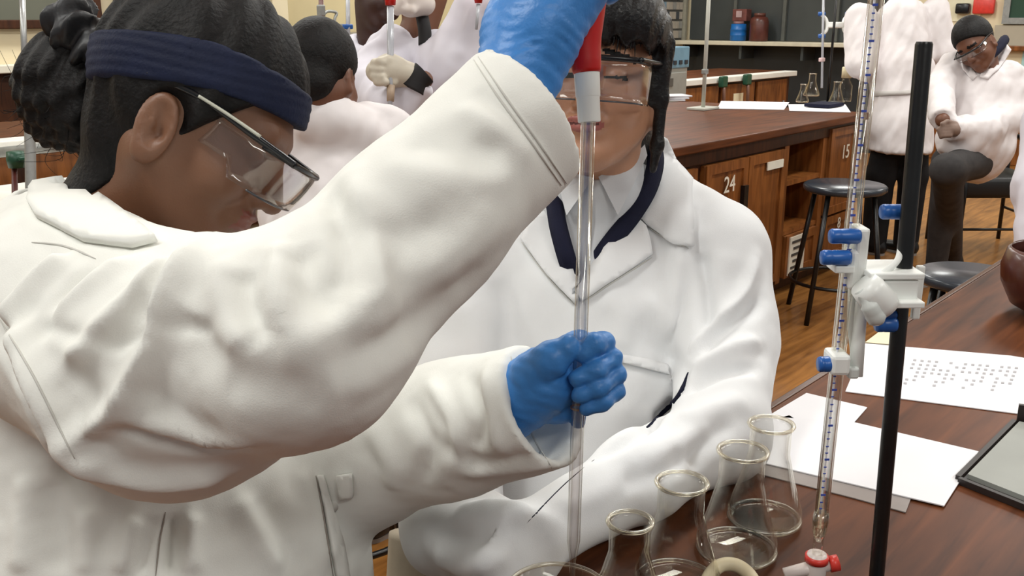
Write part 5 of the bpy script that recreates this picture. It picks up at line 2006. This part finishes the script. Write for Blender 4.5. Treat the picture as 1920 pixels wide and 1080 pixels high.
V, Q = sdf_mesh(gl_h2, *bounds([P(795, 8, TH - .1), P(740, 0, TH - .17)], .07), .004)
obj('glove', (V, Q), M('glove_pale', (206, 196, 188), .5, .03), tH)
obj('tie', tube(smooth_path([P(790, 25, TH - .07), P(796, 55, TH - .1), P(797, 85, TH - .11)]), [.02] * 17, 10), M('cuff_black', (0, 0, 0)), tH)
t = thing('pipette', 'distant pipette with red bulb in the cream latex glove', 'pipette', P(728, 240, TH - .33))
obj('glass_tube', tube([P(732, 12, TH - .33), P(732, 108, TH - .33), P(731, 250, TH - .33)], [.010, .009, .005], 12), M('pale_glass_grey', (0, 0, 0)), t)
obj('filler', lathe([(0, 0), (.014, 0), (.016, .02), (.02, .06), (.012, .1), (0, .11)], P(732, 10, TH - .33), 18), red_rubber, t)
obj('sleeve', tube([P(733, 160, TH - .33), P(732, 190, TH - .33)], [.012, .010], 12), M('sleeve_tan', (172, 150, 128), .5), t)
t = thing('pipette', 'distant pipette tip with red bulb above the grey sleeve', 'pipette', P(895, 40, TH - .3))
obj('glass_tube', tube([P(897, 8, TH - .28), P(893, 55, TH - .28)], [.006, .004], 10), M('pale_glass_grey', (0, 0, 0)), t)
obj('filler', lathe([(0, 0), (.01, 0), (.014, .02), (.018, .06), (.01, .09), (0, .1)], P(897, 6, TH - .28), 18), red_rubber, t)

# C: standing pupil seen from behind, head above the frame
TC = 5.9
fc = P(1685, 300, TC) * np.array([1, 1, 0])
hC = Head(P(1690, -90, TC), CF * .8 - CR * .4 - CU * .2, CU, 1.0)
bC = np.array([fc[0], fc[1], .98])
lC = [[bC + CR * .075 * s_ - Z * .25, np.array([bC[0] + .1 * s_, bC[1], .5]), np.array([bC[0] + .1 * s_, bC[1], .08])] for s_ in (-1, 1)]
tC_, cC, bvC = bg_person('standing pupil in a long white coat, head out of frame, behind the burette', fc, hC, P(1690, -20, TC),
                         [P(1690, 40, TC), P(1690, 130, TC), P(1685, 240, TC), P(1685, 300, TC)], [.15, .17, .185, .20],
                         [([P(1612, 35, TC), P(1614, 120, TC - .05), P(1640, 140, TC + .3)], [.095, .085, .06]),
                          ([P(1755, 20, TC), P(1770, 100, TC), P(1740, 130, TC + .3)], [.085, .075, .055])],
                         lC, skin_d, coat_pink, black_cloth, cap_hair, .011, coat_cut=lambda p: -(p[:, 2] - P(1690, 283, TC)[2]), shoes=CR * -.6 + np.array([0, .8, 0]), leg_r=(.09, .085, .075))
obj('back_belt', patch(bvC, [(1640, 172), (1700, 170), (1756, 160), (1758, 166), (1700, 178), (1640, 181)], .004, .006, 6, TC - .2), coat_grey, cC)

# D: seated pupil with dark rimmed glasses looking down
TD = 5.15
hD = Head(P(1829, 82, TD - .06), -CR * .62 - CF * .5 - CU * .6, CU * .8 - CR * .42, 1.12)
seatD = P(1838, 300, TD + .05)
ftD = G(1775, 506, 0)
knD = P(1776, 318, TD - .35)
knD2 = P(1778, 303, TD - .05)
tD, cD, bvD = bg_person('seated pupil with navy collar and dark glasses looking down, charcoal trousers', ftD * 1.0, hD, P(1852, 130, TD + .02),
                        [P(1842, 180, TD + .05), P(1832, 240, TD + .05), P(1828, 285, TD + .03)], [.165, .165, .17],
                        [([P(1888, 150, TD + .02), P(1905, 215, TD - .02), P(1850, 245, TD - .16), P(1785, 244, TD - .28)], [.10, .088, .075, .055]),
                         ([P(1790, 125, TD + .1), P(1762, 165, TD + .0), P(1768, 225, TD - .25)], [.085, .075, .06])],
                        [[P(1835, 300, TD), knD, np.array([ftD[0] + .02, ftD[1], .09])], [P(1815, 300, TD + .12), knD2, np.array([knD2[0] + .05, knD2[1] + .1, .09])]],
                        skin_d, coat_pink, grey_cloth, lambda p, h_: cap_hair(p, h_, front=.055), .010, shoes=-CR * .8 - CF * np.array([1, 1, 0]) * .5, leg_r=(.10, .078, .056),
                        extra=lambda p: chain(p, [P(1800, 262, TD - .15), P(1860, 275, TD - .02)], [.12, .12], .03))
obj('lapel', patch(bvD, [(1846, 116), (1862, 100), (1884, 82), (1896, 96), (1880, 122), (1852, 150), (1836, 146)], .006, .006, 6, TD - .12), coat_pink, cD)
obj('lapel', patch(bvD, [(1818, 118), (1832, 144), (1824, 152), (1804, 132), (1800, 116)], .006, .006, 6, TD - .12), coat_pink, cD)
gD = glasses(hD, tD, xf=.112, zt=.006, drop=.030, bar_r=.005)
obj('jumper_collar', tube(smooth_path([P(1840, 112, TD - .10), P(1850, 108, TD - .09), P(1866, 96, TD - .06), P(1880, 80, TD - .0), P(1884, 72, TD + .06)]), [.02] * 4 + [.026] * 25 + [.02] * 4, 12), navy_dark, tD)
obj('shirt_front', patch(bvD, [(1826, 106), (1836, 108), (1832, 118), (1826, 128), (1824, 116)], .012, .006, 5, TD - .1), M('tie_gold', (150, 120, 62), .7), tD)
def hg(p):
    d = chain(p, [P(1797, 244, TD - .28), P(1782, 243, TD - .31)], [.036, .034], .02)
    for k in range(4):
        d = smin(d, chain(p, [P(1782, 236 + k * 6, TD - .33), P(1768, 237 + k * 6, TD - .345), P(1758 + k * 2, 243 + k * 5, TD - .335)], [.0115, .0105, .009], .006), .005)
    return smin(d, chain(p, [P(1790, 232, TD - .30), P(1776, 228, TD - .34), P(1766, 232, TD - .35)], [.014, .012, .010], .006), .008)



V, Q = sdf_mesh(hg, *bounds([P(1795, 244, TD - .28), P(1760, 236, TD - .34)], .07), .006)
obj('hand', (V, Q), M('hand_grey', (128, 106, 94), .6), tD)

# chair beside / under that pupil
q = G(1845, 470, 0)
t = thing('chair', 'black metal armchair under the seated pupil', 'chair', q)
cx, cy = q[0] + .02, q[1] + .1
sx_ = .24
sh_ = .40
for i, (dx, dy) in enumerate(((-sx_, -.2), (sx_, -.2), (-sx_, .25), (sx_, .25))):
    obj('leg', tube([[cx + dx, cy + dy, 0], [cx + dx * .98, cy + dy, .68 if dy < 0 else .9]], .013, 10), black_metal, t)
obj('seat', box([cx, cy + .02, sh_ + .02], (.50, .46, .13), ID, .03), M('seat_black_vinyl', (18, 18, 19), .5, .1), t)
for dx in (-sx_, sx_):
    obj('armrest', tube(smooth_path([[cx + dx, cy - .2, .60], [cx + dx, cy - .16, .67], [cx + dx, cy, .69], [cx + dx, cy + .25, .69]]), .018, 10), black_metal, t)
obj('stretcher', tube([[cx - sx_, cy - .2, .16], [cx + sx_, cy - .2, .16]], .009, 8), black_metal, t)
obj('stretcher', tube([[cx - sx_, cy - .2, .22], [cx - sx_, cy + .25, .22]], .009, 8), black_metal, t)
obj('stretcher', tube([[cx + sx_, cy - .2, .22], [cx + sx_, cy + .25, .22]], .009, 8), black_metal, t)
obj('backrest', box([cx, cy + .26, .78], (.48, .05, .26), ID, .02), M('seat_black_vinyl', (0, 0, 0)), t)

# E: sleeve of a pupil at the right edge
TE = 3.6
fe = G(1990, 640, 0)
bE = np.array([fe[0] + .0, fe[1], .72]) + CF * .0
bE = P(2010, 480, TE)
tE, cE, bvE = bg_person('pupil at right edge, only a pale coat sleeve in view', bE * np.array([1, 1, 0]), Head(P(2040, 60, TE), -CF * .6 - CR * .6, CU, 1.0), P(2035, 160, TE + .05),
                        [P(2035, 230, TE + .05), P(2030, 380, TE + .05), P(2020, 520, TE + .05)], [.14, .17, .18],
                        [([P(1962, 230, TE), P(1944, 350, TE - .05), P(1940, 470, TE - .1)], [.085, .078, .065])],
                        [], skin_d, coat_lav, black_cloth, cap_hair, .011)
